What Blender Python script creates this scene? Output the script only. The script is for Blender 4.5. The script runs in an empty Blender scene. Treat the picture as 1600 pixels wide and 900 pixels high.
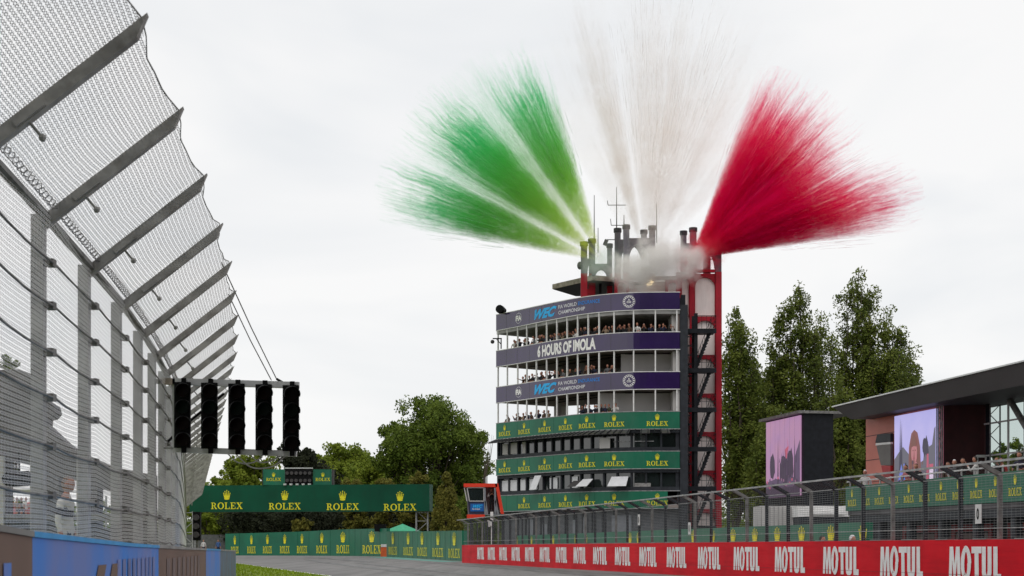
import bpy, bmesh, math, random
from math import pi, sin, cos, radians as R
from mathutils import Vector, noise as mnoise
from mathutils.geometry import tessellate_polygon
random.seed(7)
S = bpy.context.scene
C = S.collection

# ------------------------------------------------------------------ camera
F = 2400.0; HZ = 856.0; HC = 0.92
cam = bpy.data.cameras.new('camera'); camo = bpy.data.objects.new('camera', cam); C.objects.link(camo)
S.camera = camo
cam.lens = 54; cam.sensor_width = 36; cam.shift_y = 406/1600; cam.clip_end = 5000; cam.clip_start = .05
camo.location = (0, 0, HC); camo.rotation_euler = (pi/2, 0, 0)
cam.dof.use_dof = True; cam.dof.focus_distance = 100; cam.dof.aperture_fstop = 6.5

# ------------------------------------------------------------------ sky, sun, exposure
SUN_EL, SUN_AZ = R(55), R(200)
w = bpy.data.worlds.new('World'); S.world = w; w.use_nodes = True
nt = w.node_tree; bg = nt.nodes['Background']; bg.inputs[1].default_value = 0.1
sky = nt.nodes.new('ShaderNodeTexSky'); sky.sky_type = 'NISHITA'; sky.sun_disc = False
sky.sun_elevation = SUN_EL; sky.sun_rotation = SUN_AZ
tc = nt.nodes.new('ShaderNodeTexCoord')
mp = nt.nodes.new('ShaderNodeMapping'); mp.inputs['Scale'].default_value = (1.0, 1.0, 3.6)
nt.links.new(tc.outputs['Generated'], mp.inputs['Vector'])
nz = nt.nodes.new('ShaderNodeTexNoise'); nz.inputs['Scale'].default_value = 2.6; nz.inputs['Detail'].default_value = 4; nz.inputs['Roughness'].default_value = .5
nz.inputs['Distortion'].default_value = .5
nt.links.new(mp.outputs[0], nz.inputs['Vector'])
cr = nt.nodes.new('ShaderNodeValToRGB')
cr.color_ramp.elements[0].position = .3; cr.color_ramp.elements[0].color = (.845, .868, .892, 1)
cr.color_ramp.elements[1].position = .56; cr.color_ramp.elements[1].color = (1.0, .995, .99, 1)
nt.links.new(nz.outputs[0], cr.inputs[0])
sc_ = nt.nodes.new('ShaderNodeVectorMath'); sc_.operation = 'SCALE'; sc_.inputs['Scale'].default_value = 9.8
nt.links.new(cr.outputs[0], sc_.inputs[0])
mx = nt.nodes.new('ShaderNodeMixRGB'); mx.inputs[0].default_value = .95
nt.links.new(sky.outputs[0], mx.inputs[1]); nt.links.new(sc_.outputs[0], mx.inputs[2])
nt.links.new(mx.outputs[0], bg.inputs[0])
sun = bpy.data.lights.new('sun', 'SUN'); sun.energy = 0.7; sun.angle = R(18); sun.color = (1, .97, .93)
suno = bpy.data.objects.new('sun', sun); C.objects.link(suno); suno.rotation_euler = (pi/2-SUN_EL, 0, pi-SUN_AZ)
S.view_settings.view_transform = 'Standard'; S.view_settings.look = 'None'
S.view_settings.exposure = 0.0; S.view_settings.gamma = 1
S.cycles.volume_bounces = 5; S.cycles.transparent_max_bounces = 48; S.cycles.max_bounces = 8
S.cycles.use_denoising = True

# ------------------------------------------------------------------ helpers
def P(px, py, Y): return Vector(((px-800)/F*Y, Y, HC+(HZ-py)/F*Y))
def XP(px, Y): return (px-800)/F*Y
ORD = ['first','second','third','fourth','fifth','sixth','seventh','eighth','ninth','tenth','eleventh','twelfth','thirteenth',
       'fourteenth','fifteenth','sixteenth','seventeenth','eighteenth','nineteenth','twentieth','twenty-first','twenty-second',
       'twenty-third','twenty-fourth','twenty-fifth','twenty-sixth','twenty-seventh','twenty-eighth','twenty-ninth','thirtieth',
       'thirty-first','thirty-second','thirty-third','thirty-fourth','thirty-fifth']
def mat(name, col, rough=.6, metal=0, var=.12, scale=3.0, ior=1.45, bump=0, emit=None, var2=None, stretch=None, detail=4, grime=0, gcol=(.10, .09, .08), gst=(.6, .6, 2.5), gsc=1.3):
    m = bpy.data.materials.new(name); m.use_nodes = True; n = m.node_tree; b = n.nodes['Principled BSDF']
    b.inputs['Roughness'].default_value = rough; b.inputs['Metallic'].default_value = metal; b.inputs['IOR'].default_value = ior
    b.inputs['Base Color'].default_value = (*col, 1)
    if var:
        t = n.nodes.new('ShaderNodeTexCoord'); q = n.nodes.new('ShaderNodeTexNoise'); q.inputs['Scale'].default_value = scale; q.inputs['Detail'].default_value = detail
        if stretch:
            mm = n.nodes.new('ShaderNodeMapping'); mm.inputs['Scale'].default_value = stretch
            n.links.new(t.outputs['Object'], mm.inputs[0]); n.links.new(mm.outputs[0], q.inputs['Vector'])
        else: n.links.new(t.outputs['Object'], q.inputs['Vector'])
        r = n.nodes.new('ShaderNodeValToRGB'); r.color_ramp.elements[0].position = .32; r.color_ramp.elements[1].position = .68
        c2 = var2 or tuple(min(1, c*(1+var)) for c in col)
        r.color_ramp.elements[0].color = (*[c*(1-var) for c in col], 1); r.color_ramp.elements[1].color = (*c2, 1)
        n.links.new(q.outputs[0], r.inputs[0]); n.links.new(r.outputs[0], b.inputs['Base Color'])
        if bump:
            bp = n.nodes.new('ShaderNodeBump'); bp.inputs['Strength'].default_value = bump; bp.inputs['Distance'].default_value = .02
            n.links.new(q.outputs[0], bp.inputs['Height']); n.links.new(bp.outputs[0], b.inputs['Normal'])
    if grime and var:
        t2 = n.nodes.new('ShaderNodeTexCoord'); m2 = n.nodes.new('ShaderNodeMapping'); m2.inputs['Scale'].default_value = gst; n.links.new(t2.outputs['Object'], m2.inputs[0])
        q2 = n.nodes.new('ShaderNodeTexNoise'); q2.inputs['Scale'].default_value = gsc; q2.inputs['Detail'].default_value = 8; q2.inputs['Roughness'].default_value = .72; n.links.new(m2.outputs[0], q2.inputs['Vector'])
        r2 = n.nodes.new('ShaderNodeValToRGB'); r2.color_ramp.elements[0].position = .50; r2.color_ramp.elements[1].position = .78; r2.color_ramp.elements[1].color = (grime, grime, grime, 1); n.links.new(q2.outputs[0], r2.inputs[0])
        x2 = n.nodes.new('ShaderNodeMixRGB'); n.links.new(r2.outputs[0], x2.inputs[0]); n.links.new(r.outputs[0], x2.inputs[1]); x2.inputs[2].default_value = (*gcol, 1); n.links.new(x2.outputs[0], b.inputs['Base Color'])
        a2 = n.nodes.new('ShaderNodeMath'); a2.operation = 'MULTIPLY_ADD'; a2.inputs[1].default_value = .35; a2.inputs[2].default_value = rough-.1; n.links.new(q2.outputs[0], a2.inputs[0]); n.links.new(a2.outputs[0], b.inputs['Roughness'])
    if emit: b.inputs['Emission Color'].default_value = (*col, 1); b.inputs['Emission Strength'].default_value = emit
    return m
def tag(o, label=None, cat=None, group=None, kind=None):
    if label: o['label'] = label
    if cat: o['category'] = cat
    if group: o['group'] = group
    if kind: o['kind'] = kind
    return o
def empty(name, loc, label=None, cat=None, group=None):
    o = bpy.data.objects.new(name, None); o.empty_display_size = .3; C.objects.link(o); o.location = loc
    return tag(o, label, cat, group)
def copy_tree(o, parent=None):
    c = o.copy(); C.objects.link(c); c.parent = parent
    for ch in list(o.children): copy_tree(ch, c)
    return c
def wpos(o):
    v = Vector((0, 0, 0))
    while o is not None: v = v + o.location; o = o.parent
    return v
class MB:
    def __init__(s): s.v = []; s.f = []; s.mi = []; s.m = 0; s.uv = None
    def face(s, pts):
        k = len(s.v); s.v += [Vector(p) for p in pts]; s.f.append(tuple(range(k, k+len(pts)))); s.mi.append(s.m)
    def hexa(s, a, b):   # a: 4 pts bottom ring, b: 4 pts top ring
        k = len(s.v); s.v += [Vector(p) for p in a]+[Vector(p) for p in b]
        for q in ((3,2,1,0),(4,5,6,7),(0,1,5,4),(1,2,6,5),(2,3,7,6),(3,0,4,7)):
            s.f.append(tuple(k+i for i in q)); s.mi.append(s.m)
    def box(s, x0, x1, y0, y1, z0, z1):
        s.hexa([(x0,y0,z0),(x1,y0,z0),(x1,y1,z0),(x0,y1,z0)], [(x0,y0,z1),(x1,y0,z1),(x1,y1,z1),(x0,y1,z1)])
    def beam(s, p, q, w, h=None, up=(0,0,1)):
        p, q = Vector(p), Vector(q); h = h or w; d = (q-p).normalized(); up = Vector(up)
        if abs(d.dot(up)) > .99: up = Vector((0,1,0))
        a = d.cross(up).normalized()*w/2; b = a.cross(d).normalized()*h/2
        s.hexa([p-a-b, p+a-b, p+a+b, p-a+b], [q-a-b, q+a-b, q+a+b, q-a+b])
    def tube(s, pts, r, n=6, cap=True):
        pts = [Vector(p) for p in pts]; rs = r if isinstance(r, (list, tuple)) else [r]*len(pts)
        k = len(s.v); ref = None
        for i, p in enumerate(pts):
            d = (pts[min(i+1, len(pts)-1)]-pts[max(i-1, 0)]).normalized()
            if ref is None: ref = d.orthogonal().normalized()
            a = (ref-d*ref.dot(d)).normalized(); ref = a; b = d.cross(a)
            for j in range(n):
                t = j/n*math.tau; s.v.append(p+(a*cos(t)+b*sin(t))*rs[i])
        for i in range(len(pts)-1):
            for j in range(n):
                j2 = (j+1) % n
                s.f.append((k+i*n+j, k+i*n+j2, k+(i+1)*n+j2, k+(i+1)*n+j)); s.mi.append(s.m)
        if cap:
            s.f.append(tuple(k+j for j in range(n))[::-1]); s.mi.append(s.m)
            e = k+(len(pts)-1)*n; s.f.append(tuple(e+j for j in range(n))); s.mi.append(s.m)
    def ball(s, c, rx, ry=None, rz=None, n=10, m=7):
        ry = ry or rx; rz = rz or rx; k = len(s.v); c = Vector(c)
        for i in range(m+1):
            t = pi*i/m
            for j in range(n):
                a = j/n*math.tau; s.v.append(c+Vector((rx*sin(t)*cos(a), ry*sin(t)*sin(a), rz*cos(t))))
        for i in range(m):
            for j in range(n):
                j2 = (j+1) % n
                s.f.append((k+i*n+j, k+(i+1)*n+j, k+(i+1)*n+j2, k+i*n+j2)); s.mi.append(s.m)
    def prism(s, outline, holes, fn, t):
        """outline/holes 2D; fn(x,y,depth)->3D; extruded by t"""
        loops = [outline]+list(holes)
        polys = [[Vector((p[0], p[1], 0)) for p in l] for l in loops]
        tris = tessellate_polygon(polys); flat = [p for l in polys for p in l]
        k = len(s.v); n = len(flat)
        s.v += [Vector(fn(p.x, p.y, 0)) for p in flat]+[Vector(fn(p.x, p.y, t)) for p in flat]
        for tr in tris:
            s.f.append(tuple(k+i for i in tr)); s.mi.append(s.m)
            s.f.append(tuple(k+n+i for i in tr[::-1])); s.mi.append(s.m)
        o = 0
        for l in loops:
            m = len(l)
            for i in range(m):
                a, b = o+i, o+(i+1) % m; s.f.append((k+a, k+b, k+n+b, k+n+a)); s.mi.append(s.m)
            o += m
    def strip(s, path, u0, u1, z0, z1, o0, o1, n=None):
        """solid strip along path between offsets o0 (outer) and o1 (inner); z may be callables"""
        us = sorted(set([u0, u1]+[x for x in path.U if u0 < x < u1]))
        if n:
            us = sorted(set(us+[u0+(u1-u0)*i/n for i in range(n+1)]))
        A = z0 if callable(z0) else (lambda u: z0); B = z1 if callable(z1) else (lambda u: z1)
        k = len(s.v)
        for u in us:
            p, q = path.pt(u, o0), path.pt(u, o1)
            s.v += [Vector((p.x, p.y, A(u))), Vector((p.x, p.y, B(u))), Vector((q.x, q.y, B(u))), Vector((q.x, q.y, A(u)))]
        for i in range(len(us)-1):
            a = k+4*i
            for j in range(4):
                j2 = (j+1) % 4; s.f.append((a+j, a+4+j, a+4+j2, a+j2)); s.mi.append(s.m)
        s.f.append((k, k+1, k+2, k+3)); s.mi.append(s.m)
        e = k+4*(len(us)-1); s.f.append((e+3, e+2, e+1, e)); s.mi.append(s.m)
    def build(s, name, mats, parent=None, smooth=False):
        if not isinstance(mats, (list, tuple)): mats = [mats]
        off = wpos(parent) if parent else Vector((0,0,0))
        me = bpy.data.meshes.new(name); me.from_pydata([tuple(v-off) for v in s.v], [], s.f)
        for m in mats: me.materials.append(m)
        if len(mats) > 1: me.polygons.foreach_set('material_index', s.mi)
        if smooth: me.polygons.foreach_set('use_smooth', [True]*len(s.f))
        if s.uv:
            l = me.uv_layers.new(name='UVMap')
            for lp in me.loops: l.data[lp.index].uv = s.uv[lp.vertex_index]
        me.update(); o = bpy.data.objects.new(name, me); C.objects.link(o)
        if parent: o.parent = parent
        return o
class Path:
    def __init__(s, pts):
        s.p = [Vector((a, b)) for a, b in pts]; s.U = [0.0]
        for i in range(len(s.p)-1): s.U.append(s.U[-1]+(s.p[i+1]-s.p[i]).length)
        s.L = s.U[-1]; s.n = []
        for i in range(len(s.p)):
            d = (s.p[min(i+1, len(s.p)-1)]-s.p[max(i-1, 0)]).normalized(); s.n.append(Vector((d.y, -d.x)))
    def pt(s, u, off=0):
        i = 0
        while i < len(s.U)-2 and s.U[i+1] < u: i += 1
        t = (u-s.U[i])/(s.U[i+1]-s.U[i]); q = s.p[i].lerp(s.p[i+1], t)
        n = s.n[i].lerp(s.n[i+1], min(1, max(0, t))).normalized()
        return q+n*off
    def dir(s, u): return (s.pt(u+.01)-s.pt(u-.01)).normalized()
    def upx(s, px):   # arc length where the sight line through picture column px meets the path
        k = (px-800)/F
        for i in range(len(s.p)-1):
            a, b = s.p[i], s.p[i+1]; fa, fb = a.x-k*a.y, b.x-k*b.y
            if fa*fb <= 0 and fa != fb: return s.U[i]+fa/(fa-fb)*(s.U[i+1]-s.U[i])
        return 0.0 if abs(s.p[0].x-k*s.p[0].y) < abs(s.p[-1].x-k*s.p[-1].y) else s.L
def smooth_path(pts, n=6):
    V = [Vector(p) for p in pts]; V = [V[0]*2-V[1]]+V+[V[-1]*2-V[-2]]; out = []
    for i in range(1, len(V)-2):
        for k in range(n):
            t = k/n; a, b, c, d = V[i-1], V[i], V[i+1], V[i+2]
            q = .5*((2*b)+(c-a)*t+(2*a-5*b+4*c-d)*t*t+(3*b-a-3*c+d)*t**3); out.append((q.x, q.y))
    out.append(tuple(V[-2])); return Path(out)
_tc = {}
def text2d(txt, bold=0.0, shear=0.0):
    key = (txt, bold, shear)
    if key in _tc: return _tc[key]
    cu = bpy.data.curves.new('t', 'FONT'); cu.body = txt; cu.offset = bold; cu.shear = shear; cu.resolution_u = 3
    ob = bpy.data.objects.new('t', cu); C.objects.link(ob); me = bpy.data.meshes.new_from_object(ob)
    vs = [(v.co.x, v.co.y) for v in me.vertices]; fs = [tuple(p.vertices) for p in me.polygons]
    bpy.data.objects.remove(ob); bpy.data.curves.remove(cu); bpy.data.meshes.remove(me)
    x0 = min(v[0] for v in vs); x1 = max(v[0] for v in vs); y0 = min(v[1] for v in vs); y1 = max(v[1] for v in vs)
    vs = [((x-x0)/(x1-x0), (y-y0)/(y1-y0)) for x, y in vs]
    _tc[key] = (vs, fs); return _tc[key]
def text_on(mb, path, txt, u0, u1, z0, z1, off=.012, bold=0.0, shear=0.0):
    vs, fs = text2d(txt, bold, shear); k = len(mb.v)
    for x, y in vs:
        q = path.pt(u0+(u1-u0)*x, off); mb.v.append(Vector((q.x, q.y, z0+(z1-z0)*y)))
    for f in fs: mb.f.append(tuple(k+i for i in f)); mb.mi.append(mb.m)
# serif glyphs of the word on the green boards: list of polygons in a unit-high cell
def ring(cx, cy, rx, ry, ix, iy, a0=0, a1=360, n=20):
    out = []
    for i in range(n):
        t0, t1 = R(a0+(a1-a0)*i/n), R(a0+(a1-a0)*(i+1)/n)
        out.append([(cx+rx*cos(t0), cy+ry*sin(t0)), (cx+rx*cos(t1), cy+ry*sin(t1)), (cx+ix*cos(t1), cy+iy*sin(t1)), (cx+ix*cos(t0), cy+iy*sin(t0))])
    return out
def rc(x0, y0, x1, y1): return [[(x0, y0), (x1, y0), (x1, y1), (x0, y1)]]
GL = {
 'R': (.92, rc(.12,.09,.30,.91)+rc(0,0,.42,.09)+rc(0,.91,.32,1)+ring(.40,.73,.34,.27,.16,.17,-90,90,10)+rc(.302,.91,.40,1)+rc(.302,.46,.40,.55)+[[(.40,.46),(.58,.46),(.86,.09),(.66,.09)]]+rc(.62,0,.94,.09)),
 'O': (1.0, ring(.5,.5,.5,.52,.29,.42)),
 'L': (.80, rc(.12,.09,.30,.91)+rc(0,.91,.42,1)+rc(0,0,.78,.09)+[[(.68,.09),(.78,.09),(.78,.34),(.73,.34)]]),
 'E': (.84, rc(.12,.09,.30,.91)+rc(0,.91,.76,1)+rc(0,0,.80,.09)+rc(.30,.46,.56,.55)+rc(.51,.36,.58,.46)+rc(.51,.55,.58,.65)+rc(.68,.72,.76,.91)+rc(.71,.09,.80,.32)),
 'X': (.95, [[(.10,.91),(.32,.91),(.84,.09),(.62,.09)]]+rc(0,.91,.42,1)+rc(.56,0,.95,.09)+[[(.68,.91),(.78,.91),(.50,.56),(.45,.60)]]+[[(.10,.09),(.21,.09),(.44,.43),(.40,.49)]]+rc(.56,.91,.90,1)+rc(0,0,.34,.09)),
}
GM = {
 'M': (1.0, [[(0,0),(.07,1),(.37,1),(.475,.46),(.60,1),(.90,1),(.98,0),(.72,0),(.69,.60),(.55,0),(.40,0),(.29,.60),(.25,0)]]),
 'O': (.82, ring(.40,.5,.42,.53,.13,.34)),
 'T': (.74, [[(-.02,1),(.76,1),(.76,.80),(.53,.80),(.56,0),(.24,0),(.22,.80),(-.02,.80)]]),
 'U': (.84, [[(.03,1),(.33,1),(.33,.26),(.37,.17),(.43,.17),(.47,.26),(.47,1),(.77,1),(.77,.22),(.70,.05),(.55,-.02),(.25,-.02),(.10,.05),(.03,.22)]]),
 'L': (.62, [[(.04,1),(.35,1),(.36,.2),(.62,.2),(.62,-.01),(.04,-.01)]]),
}
def word_polys(word, GL=None, gap=.10):
    GL = GL or globals()['GL']
    x = 0; out = []
    for ch in word:
        wd, ps = GL[ch]; out += [[(px+x, py) for px, py in p] for p in ps]; x += wd+gap
    x -= gap; return [[(px/x, py) for px, py in p] for p in out]
ROL = word_polys('ROLEX')
def crown_polys():
    out = []
    for a, l in ((-38, .84), (-19, .93), (0, 1.0), (19, .93), (38, .84)):
        t = R(a); tx, ty = .5+sin(t)*.62*l, .10+cos(t)*.78*l
        bx = .5+a/38*.20; out.append([(bx-.075, .2), (bx+.075, .2), (tx+.02, ty), (tx-.02, ty)])
        out.append([(tx+.055*cos(q*pi/4), ty+.05*sin(q*pi/4)+.03) for q in range(8)])
    out.append([(.5+.27*cos(q*pi/8), .11+.10*sin(q*pi/8)) for q in range(16)])
    return out
CRW = crown_polys()
MOT = word_polys('MOTUL', GM, .03)
def polys_on(mb, path, polys, u0, u1, z0, z1, off=.012):
    for i, p in enumerate(polys):
        pts = []
        for x, y in p:
            q = path.pt(u0+(u1-u0)*x, off+.0015*(i % 7)); pts.append((q.x, q.y, z0+(z1-z0)*y))
        mb.face(pts)
def logo_on(mb, path, uc, wd, zt0, zt1, zc0, zc1, cw=None, off=.012):
    polys_on(mb, path, ROL, uc-wd/2, uc+wd/2, zt0, zt1, off)
    cw = cw or wd*.34; polys_on(mb, path, CRW, uc-cw/2, uc+cw/2, zc0, zc1, off)

# ------------------------------------------------------------------ materials
M = {}
M['green_vinyl'] = mat('green_vinyl', (.0, .130, .068), .34, var=.18, scale=.5, ior=1.5, bump=.3, grime=.6, gcol=(.03, .14, .09), gst=(1.2, 1.2, .35))
M['dark_green_vinyl'] = mat('dark_green_vinyl', (.0, .070, .036), .5, var=.2, scale=.35, ior=1.3, grime=.5, gcol=(.012, .05, .03), gst=(1.2, 1.2, .3))
M['navy_vinyl'] = mat('navy_vinyl', (.024, .008, .072), .17, var=.15, scale=.6, ior=1.75, bump=.12)
M['yellow_print'] = mat('yellow_print', (.80, .72, .015), .5, var=.06)
M['white_print'] = mat('white_print', (.90, .88, .87), .5, var=.06, grime=.35, gcol=(.55, .50, .50), gst=(.3, .3, 3))
M['grey_print'] = mat('grey_print', (.78, .77, .82), .5, var=.06)
M['blue_print'] = mat('blue_print', (.015, .23, .72), .5, var=.1)
M['cyan_print'] = mat('cyan_print', (.02, .42, .85), .5, var=.1)
M['red_wall'] = mat('red_wall', (.68, .0, .012), .5, var=.14, scale=.7, ior=1.25, grime=.5, gcol=(.30, .01, .02), gst=(.25, .25, 3.0))
M['white_paint'] = mat('white_paint', (.72, .71, .70), .5, var=.08, grime=.6, gcol=(.35, .33, .30))
M['offwhite'] = mat('offwhite', (.92, .83, .80), .7, var=.06, scale=.8, grime=.4, gcol=(.55, .45, .42), gst=(2, 2, .25))
M['grey_wall'] = mat('grey_wall', (.50, .48, .47), .8, var=.12, scale=.5)
M['ceiling'] = mat('ceiling', (.22, .18, .165), .8, var=.15, scale=.6)
M['soffit'] = mat('soffit', (.10, .10, .10), .7, var=.15)
M['dark_steel'] = mat('dark_steel', (.010, .011, .015), .6, var=.3, ior=1.3)
M['dark_frame'] = mat('dark_frame', (.026, .029, .036), .55, var=.25, ior=1.35)
M['charcoal'] = mat('charcoal', (.055, .05, .052), .45, var=.15)
M['galv'] = mat('galvanised_steel', (.33, .33, .335), .5, metal=.1, var=.3, scale=6, grime=.8, gcol=(.14, .13, .12), gst=(4, 4, .8))
M['galv_dark'] = mat('weathered_steel', (.19, .185, .18), .55, metal=.2, var=.35, scale=5, grime=.8, gcol=(.09, .075, .06), gst=(3, 3, 3))
M['galv_light'] = mat('bright_galvanised', (.62, .63, .63), .45, metal=.2, var=.12)
M['crimson'] = mat('crimson_paint', (.38, .003, .018), .6, var=.18, scale=.9, grime=.5, gcol=(.14, .01, .02), gst=(2, 2, .25))
M['glass_dark'] = mat('dark_glass', (.014, .020, .020), .10, var=.3, scale=.5, ior=1.95, bump=.15)
M['glass_pale'] = mat('clear_glazing', (.05, .06, .06), .03, var=0, ior=1.6)
_n = M['glass_pale'].node_tree; _t = _n.nodes.new('ShaderNodeBsdfTransparent'); _t.inputs[0].default_value = (.86, .92, .90, 1); _x = _n.nodes.new('ShaderNodeMixShader'); _x.inputs[0].default_value = .12
_n.links.new(_t.outputs[0], _x.inputs[1]); _n.links.new(_n.nodes['Principled BSDF'].outputs[0], _x.inputs[2]); _n.links.new(_x.outputs[0], _n.nodes['Material Output'].inputs[0])
M['mirror'] = mat('reflecting_pane', (.75, .77, .80), .08, metal=.9, var=.05)
M['blind'] = mat('white_blind', (.66, .66, .68), .6, var=.08)
M['concrete'] = mat('concrete', (.27, .265, .26), .85, var=.25, scale=1.2, bump=.3)
M['concrete_dark'] = mat('old_concrete', (.125, .12, .125), .85, var=.35, scale=1.0, bump=.4)
M['rubber'] = mat('black_plastic', (.004, .004, .0045), .6, var=.3, ior=1.25)
M['lens_red'] = mat('unlit_red_lens', (.012, .002, .003), .3, var=.2, ior=1.3)
M['lens_green'] = mat('unlit_green_lens', (.002, .012, .009), .3, var=.2, ior=1.3)
M['bark'] = mat('bark', (.07, .055, .04), .9, var=.35, scale=8, bump=.6)
M['skin'] = mat('skin', (.42, .19, .125), .55, var=.08)
M['orange_red'] = mat('vermilion_paint', (.72, .045, .018), .45, var=.1)
M['salmon'] = mat('salmon_cladding', (.56, .17, .13), .55, var=.1, scale=.6)
M['maroon'] = mat('maroon_wall', (.05, .008, .010), .6, var=.2)
M['roof_grey'] = mat('roof_fascia', (.045, .040, .043), .6, var=.12, scale=.5)
M['tan_edge'] = mat('weathered_edge', (.36, .30, .25), .8, var=.35, scale=2.5)
M['wire'] = mat('wire', (.05, .05, .05), .6, var=.2)

# mesh netting: woven wires drawn as holes and wires of the sheet itself
def mesh_mat(name, col, pitch, ampl, wave, thick, vert=0.0, vp=.2):
    m = bpy.data.materials.new(name); m.use_nodes = True; n = m.node_tree; N = n.nodes.new; L = n.links.new
    b = n.nodes['Principled BSDF']; b.inputs['Base Color'].default_value = (*col, 1); b.inputs['Roughness'].default_value = .45; b.inputs['Metallic'].default_value = .25
    def mt(op, a, c=None, clamp=False):
        k = N('ShaderNodeMath'); k.operation = op; k.use_clamp = clamp
        for i, x in enumerate((a, c)):
            if x is None: continue
            if isinstance(x, (int, float)): k.inputs[i].default_value = x
            else: L(x, k.inputs[i])
        return k.outputs[0]
    uv = N('ShaderNodeTexCoord'); sx = N('ShaderNodeSeparateXYZ'); L(uv.outputs['UV'], sx.inputs[0])
    u, v = sx.outputs[0], sx.outputs[1]
    s1 = mt('MULTIPLY', mt('SINE', mt('MULTIPLY', u, 2*pi/wave)), ampl)
    a = mt('LESS_THAN', mt('FRACT', mt('DIVIDE', mt('ADD', v, s1), pitch)), thick)
    c = mt('LESS_THAN', mt('FRACT', mt('DIVIDE', mt('SUBTRACT', v, s1), pitch)), thick)
    f = mt('MAXIMUM', a, c)
    if vert: f = mt('MAXIMUM', f, mt('LESS_THAN', mt('FRACT', mt('DIVIDE', u, vp)), vert))
    tr = N('ShaderNodeBsdfTransparent'); mixs = N('ShaderNodeMixShader'); L(f, mixs.inputs[0]); L(tr.outputs[0], mixs.inputs[1]); L(b.outputs[0], mixs.inputs[2])
    L(mixs.outputs[0], n.nodes['Material Output'].inputs['Surface']); return m
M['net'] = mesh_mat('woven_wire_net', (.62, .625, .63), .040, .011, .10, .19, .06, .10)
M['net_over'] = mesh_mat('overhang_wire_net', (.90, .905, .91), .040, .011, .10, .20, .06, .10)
M['panel_net'] = mesh_mat('welded_mesh', (.20, .205, .21), .055, 0, .1, .13, .05, .17)
def leafmat(name, c1, c2, scale=.5):
    m = bpy.data.materials.new(name); m.use_nodes = True; n = m.node_tree; b = n.nodes['Principled BSDF']
    t = n.nodes.new('ShaderNodeTexCoord'); q = n.nodes.new('ShaderNodeTexNoise'); q.inputs['Scale'].default_value = scale; q.inputs['Detail'].default_value = 6; q.inputs['Roughness'].default_value = .75
    n.links.new(t.outputs['Object'], q.inputs['Vector']); r = n.nodes.new('ShaderNodeValToRGB')
    r.color_ramp.elements[0].position = .35; r.color_ramp.elements[1].position = .66
    r.color_ramp.elements[0].color = (*c1, 1); r.color_ramp.elements[1].color = (*c2, 1)
    n.links.new(q.outputs[0], r.inputs[0]); n.links.new(r.outputs[0], b.inputs['Base Color']); b.inputs['Roughness'].default_value = .6; b.inputs['IOR'].default_value = 1.2
    tl = n.nodes.new('ShaderNodeBsdfTranslucent'); n.links.new(r.outputs[0], tl.inputs[0]); mixs = n.nodes.new('ShaderNodeMixShader'); mixs.inputs[0].default_value = .3
    n.links.new(b.outputs[0], mixs.inputs[1]); n.links.new(tl.outputs[0], mixs.inputs[2]); n.links.new(mixs.outputs[0], n.nodes['Material Output'].inputs[0]); return m
M['leaf_poplar'] = leafmat('poplar_leaves', (.055, .085, .014), (.20, .235, .045))
M['leaf_broad'] = leafmat('broad_leaves', (.052, .090, .012), (.18, .24, .036))
M['leaf_bright'] = leafmat('spring_leaves', (.085, .135, .012), (.27, .32, .04))
M['leaf_dark'] = leafmat('dark_needles', (.016, .020, .012), (.045, .052, .026))
M['leaf_ivy'] = leafmat('ivy_leaves', (.075, .085, .016), (.27, .24, .05), 1.2)

# ------------------------------------------------------------------ ground, track, grass
m = mat('ground_earth', (.10, .105, .06), .95, var=.3, scale=.05)
g = MB(); g.box(-1500, 1500, -300, 2500, -1.0, 0); tag(g.build('ground', m), kind='structure')
hm = mat('wooded_slope', (.035, .05, .02), .95, var=.35, scale=.2)
g = MB()
for i in range(40):
    x0, x1 = -400+i*20, -380+i*20; z0, z1 = 7+2.5*sin(i*.9), 7+2.5*sin((i+1)*.9)
    g.hexa([(x0, 440, -.5), (x1, 440, -.5), (x1, 520, -.5), (x0, 520, -.5)], [(x0, 455, z0), (x1, 455, z1), (x1, 500, z1), (x0, 500, z0)])
tag(g.build('hills', hm), kind='structure')
asph = mat('worn_asphalt', (.15, .142, .138), .55, var=.22, scale=1.0, stretch=(1.6, .09, 1), bump=.08, detail=8, grime=.8, gcol=(.07, .067, .066), gst=(.9, .035, 1), gsc=1.0)
edge = [(-3.2, -5), (-3.6, 10), (-4.6, 30), (-6.06, 50.2), (-9.6, 64), (-16.6, 92), (-27, 132), (-45, 200)]
g = MB(); g.face([(x, y, .004) for x, y in [(40, -5), (40, 200)]+edge[::-1]]); tag(g.build('track', asph), kind='structure')
gp = Path(edge[::-1]); gm = mat('white_line_paint', (.60, .59, .56), .6, var=.2, scale=4)
g = MB()
for i in range(len(edge)-1):
    a, b = Vector(edge[i]), Vector(edge[i+1]); g.face([(a.x, a.y, .008), (a.x+.18, a.y, .008), (b.x+.18, b.y, .008), (b.x, b.y, .008)])
tag(g.build('track_edge_line', gm), kind='structure')
gm = mat('lawn', (.17, .24, .004), .9, var=.25, scale=1.5, bump=.5)
g = MB(); g.face([(x, y, .004) for x, y in edge]+[(-80, 200, .004), (-80, 60, .004), (-14, 8, .004), (-12, -5, .004)]); tag(g.build('lawn', gm), kind='structure')
g = MB()   # blades over the near part of the verge that shows past the barrier
for i in range(9000):
    y = random.uniform(48, 96); x1 = -6.06-(y-50.2)*.252; x = x1-random.random()**1.3*7-.1
    h = random.uniform(.03, .08); a = random.random()*pi; d = Vector((cos(a), sin(a), 0))*.02
    q = Vector((x, y, .004)); l = Vector((random.gauss(0, .02), random.gauss(0, .02), h)); g.face([q-d, q+d, q+l])
tag(g.build('grass', mat('grass_blades', (.22, .31, .005), .8, var=.25, scale=2)), 'short bright green grass on the verge left of the track', 'grass', kind='stuff')
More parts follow.
